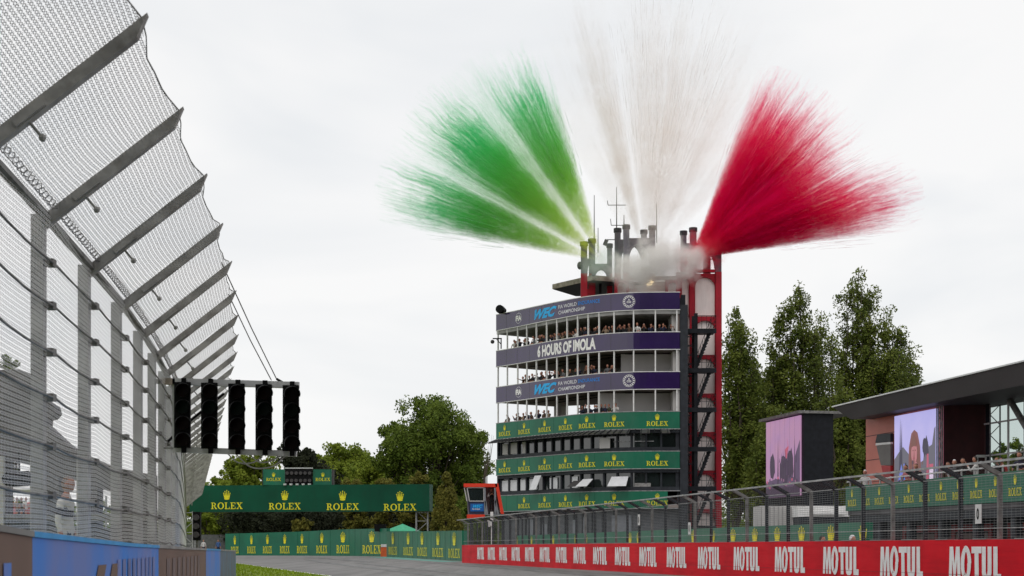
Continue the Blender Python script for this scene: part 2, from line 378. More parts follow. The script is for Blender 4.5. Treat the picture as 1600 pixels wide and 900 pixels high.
g = MB(); g.face([(-14, 150, .008), (-12.6, 158, .008), (-3.3, 100, .008), (-4.6, 100, .008)])
tag(g.build('painted_kerb_strip', mat('teal_kerb_paint', (.10, .30, .25), .7, var=.25, scale=2)), kind='structure')
g = MB()  # pale joints and rubber marks across the track
for (x0, y0, x1, y1, wd) in ((-22, 128, -2, 112, .25), (-15, 104, 0, 88, .2), (-9, 78, -3, 60, .12), (4, 84, 8, 50, .14)):
    d = Vector((x1-x0, y1-y0)).normalized(); nn = Vector((-d.y, d.x))*wd/2
    g.face([(x0+nn.x, y0+nn.y, .0085), (x0-nn.x, y0-nn.y, .0085), (x1-nn.x, y1-nn.y, .0085), (x1+nn.x, y1+nn.y, .0085)])
tag(g.build('track_marking', mat('faded_line', (.30, .29, .27), .6, var=.2)), kind='structure')
g = MB(); n_ = 0
for (x0, y0, x1, y1, wd) in ((-11, 92, -1.5, 46, .55), (-9.2, 92, -.2, 46, .5), (-16, 120, -11.2, 93, .5), (-6, 100, 4, 44, .6), (-2, 84, 6, 40, .45), (-20, 150, -9, 98, .7)):
    d = Vector((x1-x0, y1-y0)).normalized(); nn = Vector((-d.y, d.x))*wd/2; n_ += 1; z = .010+.001*n_
    g.face([(x0+nn.x, y0+nn.y, z), (x0-nn.x, y0-nn.y, z), (x1-nn.x, y1-nn.y, z), (x1+nn.x, y1+nn.y, z)])
tag(g.build('track_rubber', mat('rubbered_asphalt', (.085, .082, .08), .5, var=.35, scale=1.2, stretch=(2, .1, 1))), kind='structure')
pl = mat('pit_lane_concrete', (.24, .235, .23), .8, var=.15, scale=.4)
g = MB(); g.face([(16.2, 0, .008), (60, 0, .008), (60, 120, .008), (-2.6, 94, .008)]); tag(g.build('pit_lane', pl), kind='structure')

# ------------------------------------------------------------------ red wall of the pit straight with fence
WD = 15.9
def DY(D, Y): return (D-.2*Y, Y)
wall = Path([DY(WD, 95.0), DY(WD, 70), DY(WD, 45), DY(WD, 16)])
SL = math.sqrt(1.04)
def uY(Y, p=wall, Y0=95.0): return (Y0-Y)*SL
t = empty('trackside_wall', (*wall.pt(40), 0), 'long low red wall with white lettering along the right side of the track', 'wall')
g = MB(); g.strip(wall, 0, wall.L, .0, 1.09, 0, -.35); g.build('wall_body', M['red_wall'], t)
g = MB()
for k in range(48): 
    u = 1+k*1.67
    if u < wall.L-.5: g.strip(wall, u, u+.55, 1.092, 1.115, .01, -.3)
g.build('coping_joint', M['concrete'], t)
g = MB()
Y = 96.3
while True:
    Y0 = 32.81+3.34*17-(96.3-Y)
    Y -= 3.34
    if Y0 < 20: break
    if Y0 > 94.9: continue
    g = MB(); polys_on(g, wall, MOT, uY(Y0), uY(Y0-2.16), .26, .945, .008); g.build('lettering', M['white_print'], t)
g = MB(); g.strip(wall, 0, wall.L, .355, .362, .011, .009); g.build('seam', mat('seam', (.25, .01, .02), .6), t)

fe = empty('debris_fence', (*wall.pt(40), 1.09), 'grey mesh debris fence with bent top arms standing on the red wall', 'fence')
NETOFF = -.12
g = MB(); g.uv = []
def net_strip(g, path, u0, u1, za, zb, oa, ob, du=1.67, nv=1, sag=0, vo=0):
    n = max(1, int((u1-u0)/du*(4 if sag else 1))); k = len(g.v)
    for i in range(n+1):
        u = u0+(u1-u0)*i/n
        for j in range(nv+1):
            t_ = j/nv; off = oa+(ob-oa)*t_; q = path.pt(u, off); z = za+(zb-za)*t_
            g.v.append(Vector((q.x, q.y, z-sag*abs(sin(pi*(u-u0)/du))*sin(pi*t_)))); g.uv.append((u, vo+math.hypot(zb-za, ob-oa)*t_))
    for i in range(n):
        for j in range(nv):
            a = k+i*(nv+1)+j; g.f.append((a, a+nv+1, a+nv+2, a+1)); g.mi.append(0)
net_strip(g, wall, 0, wall.L-2, 1.09, 2.40, NETOFF, NETOFF)
net_strip(g, wall, 0, wall.L-2, 2.40, 2.62, NETOFF, NETOFF+.42, vo=1.31)
g.build('mesh_panel', M['panel_net'], fe)
u0_ = uY(42.26) % 1.64
for k in range(60):
    u = u0_+k*1.64
    if u > wall.L-2.2: break
    a = wall.pt(u, -.16); b = wall.pt(u, .28); d = wall.dir(u)*.045
    g = MB(); g.beam((a.x, a.y, 1.09), (a.x, a.y, 2.42), .085, .11); g.beam((a.x, a.y, 2.40), (b.x, b.y, 2.63), .075, .09)
    if k % 4 == 9:
        c = wall.pt(u, -.95); g.beam((c.x, c.y, 0), (a.x+.02, a.y, 1.9), .05)
    g.build('post', M['dark_frame'] if k % 3 else M['galv_dark'], fe)
g = MB()
for z, o, r in ((2.63, .30, .022), (2.40, -.10, .010), (1.32, -.105, .010)):
    g.strip(wall, 0, wall.L-2, z-r, z+r, o+r, o-r)
g.build('rail', mat('dull_rail', (.34, .34, .34), .5, metal=.3, var=.3, scale=5), fe)
for Y, zz, txt in ((56.5, 1.95, '7'), (50.6, 1.56, '8'), (31.7, 1.62, '9')):
    u = uY(Y); tt = empty('marshal_number_plate', (*wall.pt(u, 0), zz), ['small white plate on the debris fence below the dark screen truck','small white plate on the debris fence beside the white truck','small white plate on the debris fence near the right edge'][['7','8','9'].index(txt)], 'sign', 'plates on the debris fence')
    g = MB(); g.strip(wall, u-.12, u+.12, zz-.2, zz+.2, -.06, -.08); pp = g.build('plate', M['white_paint'], tt)
    g = MB(); text_on(g, wall, '0', u-.05, u+.05, zz-.12, zz+.12, -.055, bold=.03); g.build('number', M['rubber'], tt)

# ------------------------------------------------------------------ green board walls at the end of the straight
def board_wall(pts, hts, pxs, widths, label, crown_z, text_z, ww):
    p = Path(pts); t = empty('advertising_wall', (*p.pt(p.L/2), 0), label, 'wall')
    def H(u): 
        i = 0
        while i < len(p.U)-2 and p.U[i+1] < u: i += 1
        return hts[i]+(hts[i+1]-hts[i])*(u-p.U[i])/(p.U[i+1]-p.U[i])
    g = MB(); g.strip(p, 0, p.L, 0, H, 0, -.4, n=20); g.build('board', M['green_vinyl'], t)
    for px, wpx in zip(pxs, widths):
        uc = p.upx(px); a, b = p.upx(px-wpx/2), p.upx(px+wpx/2); h = H(uc)
        g = MB(); polys_on(g, p, ROL, a, b, h*text_z[0], h*text_z[1], .02)
        c = (b-a)*ww/2; polys_on(g, p, CRW, uc-c, uc+c, h*crown_z[0], h*crown_z[1], .02); g.build('logo', M['yellow_print'], t)
    g = MB()
    for k in range(1, 16): 
        u = p.L*k/16; g.strip(p, u-.015, u+.015, .02, H(u)-.01, .012, .002)
    g.build('panel_joint', M['dark_green_vinyl'], t)
    return t
A = [P(352, 0, 186), P(470, 0, 182), P(540, 0, 176), P(604, 0, 164)]
board_wall([(a.x, a.y) for a in A], [2.62, 2.85, 3.05, 3.0], [367, 393, 418, 445, 472, 503, 536, 581], [12, 13, 14, 15, 16, 17, 20, 29],
           'long green board wall with yellow crown logos curving across the end of the straight', (.50, .93), (.10, .40), .42)
A = [P(604, 0, 158), P(660, 0, 132), P(722, 0, 105)]
board_wall([(a.x, a.y) for a in A], [2.6, 2.35, 2.1], [614, 638, 660, 684.5, 710], [13, 15, 15, 17, 18],
           'shorter green board wall with five crown logos meeting the far end of the red wall', (.50, .98), (.10, .40), .42)
# small items by the boards
t = empty('marker_post', P(600, 869, 160), 'small orange marker board standing between the two green board walls', 'marker')
g = MB(); c = P(600, 869, 160); g.box(c.x-.35, c.x+.35, c.y-.1, c.y+.1, 0, 1.0); g.build('board', mat('orange_board', (.62, .12, .03), .5), t)
g = MB(); g.box(c.x-.3, c.x+.3, c.y-.14, c.y-.101, 1.01, 1.3); g.build('cap', M['white_paint'], t)
t = empty('signal_board', P(596, 845, 166), 'small black electronic flag panel on a post above the green board wall', 'signal')
c = P(596, 824, 166); g = MB(); g.beam((c.x, c.y, 0), (c.x, c.y, c.z-.5), .12); g.build('pole', M['galv'], t)
g = MB(); g.box(c.x-.75, c.x+.5, c.y-.15, c.y+.15, c.z-.45, c.z+.35); g.build('panel', M['rubber'], t)
g = MB(); g.box(c.x+.55, c.x+.95, c.y-.15, c.y+.15, c.z-1.3, c.z-.5); g.build('control_box', M['white_paint'], t)
t = empty('marquee', P(628, 830, 172), 'small green pointed tent roof showing over the green board wall', 'tent')
c = P(629, 822, 172); g = MB(); k = 1.9
top = (c.x, c.y, c.z+.25); cs = [(c.x-k, c.y-k, c.z-.55), (c.x+k, c.y-k, c.z-.55), (c.x+k, c.y+k, c.z-.55), (c.x-k, c.y+k, c.z-.55)]
for i in range(4): g.face([cs[i], cs[(i+1) % 4], top])
for i in range(4): a, b = cs[i], cs[(i+1) % 4]; g.face([a, b, (b[0], b[1], b[2]-.25), (a[0], a[1], a[2]-.25)])
g.build('canopy', mat('green_canvas', (.05, .36, .20), .7), t)
g = MB()
for q in cs: g.beam((q[0], q[1], 0), q, .06)
g.build('leg', M['galv'], t)

# ------------------------------------------------------------------ green gantry across the track
t = empty('track_gantry', (XP(480, 150), 150, 0), 'green advertising bridge with four crown logos spanning the track', 'bridge')
gpth = Path([(XP(296, 150.5), 150.5), (XP(671, 147), 147)])
g = MB(); g.strip(gpth, 0, gpth.L, 4.43, 7.02, 0, -1.6); g.build('deck', M['dark_green_vinyl'], t)
for px in (354.5, 445, 535.5, 625):
    uc = gpth.upx(px); g = MB()
    zt = HC+(HZ-790.5-(px-354)*.012)/F*149; logo_on(g, gpth, uc, 3.2, zt-.28, zt+.36, zt+.62, zt+1.62, 1.0, .02); g.build('logo', M['yellow_print'], t)
tm = M['galv']
for px, nm in ((659, 'support_tower'), (292, 'support_tower')):
    c = Vector((XP(px, 147.6), 147.6)); g = MB(); wv = .55
    for dx in (-wv, wv):
        for dy in (0, 1.1): g.beam((c.x+dx, c.y+dy, 0), (c.x+dx, c.y+dy, 4.42), .09)
    for z in (0.2, 1.3, 2.4, 3.5, 4.3): g.beam((c.x-wv, c.y, z), (c.x+wv, c.y, z), .06)
    for z, sgn in ((.2, 1), (1.3, -1), (2.4, 1), (3.5, -1)): g.beam((c.x-wv*sgn, c.y, z), (c.x+wv*sgn, c.y, z+1.0), .05)
    g.build(nm, tm, t)
sb = Path([(XP(410, 149.3), 149.3), (XP(522, 149.3), 149.3)])
for a, b, c0 in ((411, 445, 427.5), (489, 518, 504.5)):
    g = MB(); g.strip(sb, sb.upx(a), sb.upx(b), 7.03, 8.55, 0, -.3); o = g.build('small_board', M['green_vinyl'], t)
    g = MB(); logo_on(g, sb, sb.upx(c0), 1.42, 7.42, 7.72, 7.82, 8.28, .45, .02); g.build('logo', M['yellow_print'], o)
g = MB(); g.strip(sb, sb.upx(404), sb.upx(410.5), 7.03, 8.5, .1, -.2); g.strip(sb, sb.upx(519), sb.upx(524), 7.03, 8.5, .1, -.2); g.build('side_cabinet', M['charcoal'], t)
t2 = empty('start_light_panel', (XP(467, 149), 149, 7.03), 'small black start light panel on top of the green bridge', 'signal light')
g = MB(); g.strip(sb, sb.upx(446), sb.upx(488), 7.06, 8.6, .25, .02); hs = g.build('housing', M['rubber'], t2)
for k in range(6):
    uc = sb.upx(449.5+k*7); g = MB()
    for j in range(2):
        q = sb.pt(uc, .42); g = MB(); g.tube([(q.x, q.y+.16, 7.45+j*.72), (q.x, q.y, 7.45+j*.72)], .17, 10); g.build('lamp', M['charcoal'], hs)
g = MB(); g.strip(sb, sb.upx(445), sb.upx(489), 8.61, 8.70, .3, 0)
for k in range(5): q = sb.pt(sb.upx(446+k*9.5), .33); g.tube([(q.x, q.y, 7.0), (q.x, q.y-.01, 7.16)], .16, 8)
g.build('frame', M['galv_light'], t2)

# ------------------------------------------------------------------ blue and brown barrier, foreground left
def bx(z): return (-1.25-.152*z, z)
bz = [3.0, 5.5, 7.8, 10, 13, 16, 20, 26.5, 34, 45]
bh = [1.09, 1.05, 1.005, .985, .96, .947, .93, .908, .885, .845]
bp = Path([bx(z) for z in bz]); bp2 = Path([(bx(z)) for z in bz][::1])
# left-to-right on the picture means going away along this barrier, the face looks to the right and towards the camera
t = empty('padded_barrier', (*bp.pt(10), 0), 'low blurred foreground barrier covered in blue and brown advertising', 'barrier')
def BH(u):
    i = 0
    while i < len(bp.U)-2 and bp.U[i+1] < u: i += 1
    return bh[i]+(bh[i+1]-bh[i])*(u-bp.U[i])/(bp.U[i+1]-bp.U[i])
bcol = {'brown': mat('brown_print', (.17, .105, .082), .6, var=.12, scale=.8), 'blue': mat('blue_banner', (.010, .26, .88), .5, var=.05, scale=.9, ior=1.3, var2=(.17, .25, .60)),
        'lilac': mat('slate_blue_print', (.15, .20, .46), .5, var=.25, scale=2), 'slate': mat('grey_slate_print', (.17, .12, .12), .5, var=.2), 'olive': mat('olive_print', (.11, .10, .07), .6, var=.2), 'grey': mat('mottled_print', (.17, .16, .17), .6, var=.25, scale=2, var2=(.10, .20, .34))}
lip = {'brown': M['concrete'], 'blue': mat('bright_blue_edge', (.03, .36, .80), .4, var=.1), 'grey': M['galv']}
cuts = [(0, bp.U[2], 'brown'), (bp.U[2], bp.U[5], 'blue'), (bp.U[5], bp.U[7], 'brown'), (bp.U[7], bp.U[8]-1, 'blue'), (bp.U[8]-1, bp.L, 'grey')]
for a, b, c in cuts:
    g = MB(); g.strip(bp, a, b-.004, 0, lambda u: BH(u)-.032, 0, -.5, n=8); o = g.build('cover', bcol[c], t)
    g = MB(); g.strip(bp, a, b-.004, lambda u: BH(u)-.03, BH, .012, -.5, n=8); g.build('top_edge', lip[c], o)
g = MB(); U2, U5 = bp.U[2], bp.U[5]
def blob(a, b, z0, z1, sh=0, off=.006):
    pts = []
    for (s_, q) in ((0, 0), (1, 0), (1, 1), (0, 1)):
        u = a+(b-a)*s_+sh*q; p_ = bp.pt(u, off); pts.append((p_.x, p_.y, z0+(z1-z0)*q))
    g.face(pts)
blob(10.0-3.04+.2, 10.5-3.04+.2, .45, .80, .55); blob(10.9-3.04+.2, 11.4-3.04+.2, .45, .80, .55); g.build('stripe', bcol['brown'], t)
for k in range(9):
    g = MB(); blob(8.95+k*.42, 9.2+k*.42, .40, .83, .03); g.build('faded_letter', bcol['lilac'], t)
for k in range(8):
    g = MB(); blob(14.2+k*.95, 14.7+k*.95, .42, .80, .1); g.build('faded_letter', bcol['slate'], t)
for a in (4.0, 3.5):
    g = MB(); blob(a, a+.2, .72, .85); g.build('faded_letter', bcol['blue'], t)

# ------------------------------------------------------------------ catch fence on the left
def interp(x, xs, ys):
    if x <= xs[0]: return ys[0]+(ys[1]-ys[0])/(xs[1]-xs[0])*(x-xs[0])
    for i in range(len(xs)-1):
        if x <= xs[i+1]: return ys[i]+(ys[i+1]-ys[i])*(x-xs[i])/(xs[i+1]-xs[i])
    return ys[-1]+(ys[-1]-ys[-2])/(xs[-1]-xs[-2])*(x-xs[-1])
fz = [8.0, 10.35, 12.56, 14.8, 17.05, 19.3, 21.5, 23.7, 25.9, 28.2, 40, 55, 110]
fxs = [-3.38, -3.62, -3.85, -4.10, -4.37, -4.68, -5.02, -5.38, -5.77, -6.2, -8.65, -11.8, -23.4]
posts = [3.7, 5.9, 8.12, 10.35, 12.56, 14.8, 17.05, 19.3, 21.5, 23.7, 25.9, 28.2]
while posts[-1] < 100: posts.append(posts[-1]+2.25)
fp = Path([(interp(z, fz, fxs), z) for z in posts])
ft = empty('catch_fence', (*fp.pt(12), 0), 'tall grey wire catch fence with overhanging mesh leaning over the left side', 'fence')
HB, HT, RE = HC+2.70, HC+3.62, 1.10
armm = mat('arm_steel', (.36, .35, .335), .6, metal=0, var=.3, scale=5, grime=.8, gcol=(.16, .14, .12), gst=(3, 3, 3))
g = MB(); g.uv = []; g2 = MB(); g2.uv = []
nb, nj = 6, 5
def tipoff(fr): return RE-.06*sin(pi*fr)
for i in range(len(posts)-1):
    for s_ in range(nb+1):
        fr = s_/nb; u = fp.U[i]+(fp.U[i+1]-fp.U[i])*fr
        for j in range(nj+1):
            q = j/nj
            p_ = fp.pt(u, .07+.02*sin(u*1.7+j)); g.v.append(Vector((p_.x, p_.y, .80+(HB-.80)*q))); g.uv.append((u, (HB-.8)*q+.012*sin(u*2.1)+.05*(1-fr)*fr))
            off = .06+(tipoff(fr)-.06)*q; p_ = fp.pt(u, off)
            z = HB+(HT-HB)*off/RE-(.05+.03*sin(i*2.3))*sin(pi*fr)*sin(pi*q)-.035*mnoise.noise(Vector((u*1.3, q*2, i*.7)))
            g2.v.append(Vector((p_.x, p_.y, z))); g2.uv.append((u, 1.43*off/RE))
    for gg in (g, g2):
        k = i*(nb+1)*(nj+1)
        for s_ in range(nb):
            for j in range(nj):
                a = k+s_*(nj+1)+j; gg.f.append((a, a+nj+1, a+nj+2, a+1)); gg.mi.append(0)
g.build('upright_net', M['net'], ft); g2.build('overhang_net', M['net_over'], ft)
for i, z in enumerate(posts):
    u = fp.U[i]; p_ = fp.pt(u, -.02); q_ = fp.pt(u, RE+.03); g = MB()
    g.beam((p_.x, p_.y, 0), (p_.x, p_.y, HB+.02), .10, .10, up=(0, 1, 0)); g.build('post', M['galv'], ft)
    if z < 24:
        for zc_ in (1.35, 1.75, 2.15, 2.52, 2.9, 3.25):
            c_ = fp.pt(u, .075); g = MB(); g.box(c_.x-.035, c_.x+.035, c_.y-.05, c_.y+.05, zc_-.03, zc_+.03); g.tube([(c_.x+.02, c_.y-.05, zc_), (c_.x+.03, c_.y-.075, zc_)], .012, 5); g.build('cable_clamp', M['galv_dark'], ft)
    g = MB(); a = Vector((p_.x, p_.y, HB-.02)); b = Vector((q_.x, q_.y, HT)); dn = Vector((0, 0, -1))
    d = (b-a).normalized(); side = Vector((fp.dir(u).x, fp.dir(u).y, 0))*.045
    th = d.cross(side.normalized()); th = th if th.z < 0 else -th
    g.hexa([a-side+th*.09, a+side+th*.09, b-d*.14+side+th*.085, b-d*.14-side+th*.085], [a-side, a+side, b+side+d*.02, b-side+d*.02])
    m_ = a+d*.42+th*.05; g.tube([m_, m_+th*.16], .012, 6); g.ball(m_+th*.17, .028, n=6, m=4)
    m_ = a+d*.33+th*.05; g.beam(m_, m_+d*.25, .13, .05)
    g.build('arm', armm, ft)
for z0, off, r in ((HB, .04, .045), (1.35, .10, .011), (1.75, .10, .011), (2.15, .10, .011), (2.52, .10, .011), (2.9, .10, .011), (3.25, .10, .011), (1.0, .1, .011)):
    pts = []
    for i in range(len(posts)-1):
        for s_ in range(4):
            fr = s_/4; u = fp.U[i]+(fp.U[i+1]-fp.U[i])*fr; p_ = fp.pt(u, off); pts.append((p_.x, p_.y, z0-((.022+.012*sin(i*1.9+z0*3))*sin(pi*fr) if r < .03 else 0)))
    g = MB(); g.tube(pts, r, 5); g.build('cable', M['galv_dark'], ft)
pts = []
for i in range(len(posts)-1):
    for s_ in range(6):
        fr = s_/6; u = fp.U[i]+(fp.U[i+1]-fp.U[i])*fr; p_ = fp.pt(u, tipoff(fr)+.005+.012*sin(s_*2.2)); pts.append((p_.x, p_.y, HB+(HT-HB)*(tipoff(fr))/RE+.012*cos(s_*3.1+i)))
g = MB(); g.tube(pts, .006, 4); g.build('edge_cable', M['galv_dark'], ft)
pts = []   # lacing wire coiled along the bend
for k in range(1400):
    u = 6+k*.028; p_ = fp.pt(u, .12+.035*cos(k*1.3)); pts.append((p_.x, p_.y, HB+.085+.035*sin(k*1.3)))
g = MB(); g.tube(pts, .005, 3); g.build('lacing_wire', M['galv_dark'], ft)
# base kerb of the fence
g = MB(); g.strip(fp, 0, fp.L, 0, .84, -.10, -.3); tag(g.build('concrete_wall', M['concrete_dark']), 'low concrete wall carrying the catch fence behind the blue barrier', 'wall')

# ------------------------------------------------------------------ start lights on the left
LZ = 23.0
t = empty('start_lights', P(250, 650, LZ), 'bank of five black start lights hanging from a gantry off the catch fence', 'signal light')
def bar(px0, py0, px1, py1, w_, nm, m_, dy=0):
    g = MB(); a, b = P(px0, py0, LZ), P(px1, py1, LZ); a.y += dy; b.y += dy; g.beam(a, b, .10, w_, up=(0, 0, 1)); return g.build(nm, m_, t)
bar(248, 594.5, 272, 595.5, .09, 'bracket', M['tan_edge'], .1)
bar(268, 595, 466, 601, .095, 'top_beam', M['galv_light'], .1)
bar(268, 701.5, 462, 708.5, .085, 'bottom_beam', M['galv_light'], .1)
bar(248, 699, 270, 700, .02, 'bracket', M['galv'], .1)
g = MB(); g.beam(P(271, 592, LZ+.1), P(271, 702, LZ+.1), .03); g.build('upright', M['galv_light'], t)
g = MB(); a = P(262, 690, LZ+.1); g.tube([a, P(300, 655, LZ+.35), P(350, 615, LZ+.5)], .022, 6); g.build('brace', M['rubber'], t)
for k, (px, py) in enumerate(((286.5, 597), (328.5, 598), (371, 599.5), (413.5, 600.5), (456, 602))):
    g = MB(); c = P(px, py, LZ); hw = .135; z1, z0 = c.z, c.z-.985
    g.box(c.x-hw, c.x+hw-.03, LZ-.02, LZ+.04, z0, z1)
    h = g.build('light_head', M['rubber'], t)
    for q0, q1 in ((z1, z1+.06), (z0-.075, z0)):
        g = MB(); g.box(c.x-.03, c.x+.04, LZ-.01, LZ+.03, q0, q1); g.build('clamp', M['rubber'], h)
    for j in range(4):
        zc = z1-.125-j*.245; cx = c.x-.005
        g = MB(); g.tube([(cx, LZ-.02, zc), (cx, LZ-.035, zc)], .10, 16); g.build('lens', M['lens_green'] if j == 1 else M['lens_red'], h)
        g = MB(); n = 10   # hood: arc shell over the lens
        for i in range(n):
            t0, t1 = pi*(-.12+1.24*i/n), pi*(-.12+1.24*(i+1)/n)
            a0, a1 = Vector((cx+.12*cos(t0), 0, zc+.115*sin(t0))), Vector((cx+.12*cos(t1), 0, zc+.115*sin(t1)))
            i0, i1 = Vector((cx+.112*cos(t0), 0, zc+.107*sin(t0))), Vector((cx+.112*cos(t1), 0, zc+.107*sin(t1)))
            Y0, Y1 = Vector((0, LZ-.02, 0)), Vector((.05, LZ-.24, -.03))
            g.hexa([a0+Y0, a1+Y0, i1+Y0, i0+Y0], [a0+Y1, a1+Y1, i1+Y1, i0+Y1])
        g.build('hood', M['rubber'], h)
for pts in ([(352, 706), (370, 722), (395, 722), (412, 708)], [(385, 706), (405, 722), (430, 716), (436, 705)], [(366, 708), (392, 730), (425, 728), (446, 710)]):
    g = MB(); sp = smooth_path([tuple(P(a, b, LZ).xz) for a, b in pts], 5); g.tube([(q.x, LZ+.08, q.y) for q in sp.p], .011, 6); g.build('cable', mat('pale_cable', (.42, .42, .40), .5), t)
for a, b in (((346, 410), (432, 592)), ((357, 460), (424, 594))):
    q = fp.upx; zt = HT
    pa = P(a[0], a[1], 19.4 if a[0] < 350 else 21.6); pb = P(b[0], b[1], LZ+.1)
    mid = (pa+pb)/2+Vector((0, 0, -.03)); g = MB(); g.tube([pa, mid, pb], .008, 5); g.build('stay_wire', M['galv_dark'], t)
g = MB(); g.tube([P(432, 592, LZ+.1), P(446, 600, LZ+.1)], .02, 6); g.build('shackle', M['rubber'], t)

# ------------------------------------------------------------------ people
def gridhead(g, c, s=1.0, face=0.0, hairlen=1.0):
    """head with brow, nose, chin, ears; materials 0 skin, 3 hair"""
    k0 = len(g.v); n, m = 18, 14
    for i in range(m+1):
        t_ = pi*i/m
        for j in range(n):
            a = j/n*math.tau; x, y, z = sin(t_)*cos(a), sin(t_)*sin(a), cos(t_)
            fr = max(0, -y)
            rx = .076*(1-.18*max(0, -z)); ry = .095*(1-.10*max(0, -z)); rz = .118
            q = Vector((x*rx, y*ry, z*rz))
            if fr > .75 and abs(x) < .35: q.y -= .022*max(0, 1-abs(z+.12)/.25)*(1-abs(x)/.35)   # nose
            if fr > .6 and .0 < z < .22 and .2 < abs(x) < .6: q.y += .008                         # eye sockets
            if fr > .5 and z < -.6: q.y -= .012
            g.v.append(q)
    for i in range(m):
        for j in range(n):
            j2 = (j+1) % n; z = cos(pi*(i+.5)/m); y = sin(pi*(i+.5)/m)*sin((j+.5)/n*math.tau)
            g.f.append((k0+i*n+j, k0+(i+1)*n+j, k0+(i+1)*n+j2, k0+i*n+j2)); g.mi.append(3 if (z > .55 or (y > -.15 and z > -.35*hairlen)) else 0)
    for sx in (-1, 1):
        k = g.m; g.m = 0; g.ball((sx*.079, .005, -.01), .012, .02, .03, 6, 5)
        g.m = 3; g.ball((sx*.028, -.083, .014), .009, .007, .006, 6, 4); g.m = k
    k = g.m; g.m = 4; g.ball((0, -.088, -.055), .024, .008, .006, 6, 4); g.m = k
    cf, sf = cos(face), sin(face)
    for q in range(k0, len(g.v)):
        v = g.v[q]*s; g.v[q] = Vector((v.x*cf-v.y*sf, v.x*sf+v.y*cf, v.z))+Vector(c)
_pm = {}
def person_mesh(pose):
    """one skinned body; faces -Y; 1.76 m; returns (verts, faces, matindex): 0 skin 1 shirt 2 trousers 3 hair 4 lip 5 shoes"""
    if pose in _pm: return _pm[pose]
    J = {'pel': (0, 0, .95), 'wa': (0, 0, 1.08), 'ch': (0, .005, 1.30), 'nk': (0, .0, 1.47), 'hb': (0, -.01, 1.56)}
    Rr = {'pel': (.155, .11), 'wa': (.135, .10), 'ch': (.165, .115), 'nk': (.062, .06), 'hb': (.055, .055)}
    E_ = [('pel', 'wa'), ('wa', 'ch'), ('ch', 'nk'), ('nk', 'hb')]
    for s_, n_ in ((-1, 'l'), (1, 'r')):
        J.update({'hp'+n_: (s_*.09, 0, .90), 'kn'+n_: (s_*.10, -.02, .50), 'an'+n_: (s_*.11, .02, .09), 'to'+n_: (s_*.12, -.14, .04)})
        Rr.update({'hp'+n_: (.095, .095), 'kn'+n_: (.06, .06), 'an'+n_: (.042, .042), 'to'+n_: (.035, .03)})
        E_ += [('pel', 'hp'+n_), ('hp'+n_, 'kn'+n_), ('kn'+n_, 'an'+n_), ('an'+n_, 'to'+n_)]
        sh, el, wr = (s_*.18, .0, 1.41), None, None
        if pose == 'lean': el, wr = (s_*.27, -.10, 1.17), (s_*.17, -.32, 1.10)
        elif pose == 'phone': el, wr = (s_*.27, -.18, 1.20), (s_*.09, -.32, 1.46)
        elif pose == 'clap': el, wr = (s_*.29, -.10, 1.17), (s_*.035, -.26, 1.36)
        elif pose == 'point': el, wr = ((s_*.27, .02, 1.14), (s_*.26, -.08, .90)) if s_ < 0 else ((.30, -.25, 1.42), (.32, -.50, 1.52))
        else: el, wr = (s_*.25, .03, 1.13), (s_*.26, -.05, .88)
        J.update({'sh'+n_: sh, 'el'+n_: el, 'wr'+n_: wr}); Rr.update({'sh'+n_: (.068, .066), 'el'+n_: (.045, .045), 'wr'+n_: (.028, .024)})
        E_ += [('ch', 'sh'+n_), ('sh'+n_, 'el'+n_), ('el'+n_, 'wr'+n_)]
        d = (Vector(wr)-Vector(el)).normalized(); pc = Vector(wr)+d*.08; J['pa'+n_] = tuple(pc); Rr['pa'+n_] = (.036, .018); E_.append(('wr'+n_, 'pa'+n_))
    if pose == 'lean':
        for k in ('ch', 'nk', 'hb', 'shl', 'shr'): v = J[k]; J[k] = (v[0], v[1]-.10*(v[2]-.95)/.5, v[2]-.02)
    keys = list(J); me = bpy.data.meshes.new('b'); me.from_pydata([J[k] for k in keys], [(keys.index(a), keys.index(b)) for a, b in E_], [])
    ob = bpy.data.objects.new('b', me); C.objects.link(ob); md = ob.modifiers.new('s', 'SKIN'); ss = ob.modifiers.new('u', 'SUBSURF'); ss.levels = 1
    for i, k in enumerate(keys): me.skin_vertices[0].data[i].radius = Rr[k]; me.skin_vertices[0].data[i].use_root = (k == 'pel')
    dg = bpy.context.evaluated_depsgraph_get(); e = bpy.data.meshes.new_from_object(ob.evaluated_get(dg))
    g = MB(); g.v = [v.co.copy() for v in e.vertices]; hand = [Vector(J['wrl']), Vector(J['wrr'])]
    for p_ in e.polygons:
        c = p_.center; g.f.append(tuple(p_.vertices))
        i = 1
        if c.z < .95: i = 2
        if c.z < .09: i = 5
        if c.z > 1.475 and abs(c.x) < .12: i = 0
        if min((c-h).length for h in hand) < .13 and c.y < .2: i = 0
        if abs(c.x) > .2 and c.z < .95: i = 0 if min((c-h).length for h in hand) < .12 else 1
        g.mi.append(i)
    # fingers
    g.m = 0
    for s_, n_ in ((-1, 'l'), (1, 'r')):
        pa, wr = Vector(J['pa'+n_]), Vector(J['wr'+n_]); d = (pa-wr).normalized(); side = d.cross(Vector((0, 1, .2))).normalized()
        for q in range(4):
            b = pa-d*.01+side*(q-1.5)*.019; l = (.065, .078, .074, .055)[q]; cu = Vector((0, -.3, -.35))
            g.tube([b, b+d*l*.55, b+(d+cu*.6).normalized()*l], [.0095, .009, .007], 5)
        b = wr+d*.035-side*.03; g.tube([b, b+(d-side).normalized()*.035, b+(d-side*.4).normalized()*.065], [.012, .011, .009], 5)
    bpy.data.objects.remove(ob); bpy.data.meshes.remove(me); bpy.data.meshes.remove(e)
    hb = J['hb']; gridhead(g, (0, hb[1]-.02, hb[2]+.09), 1.0)
    _pm[pose] = g; return g
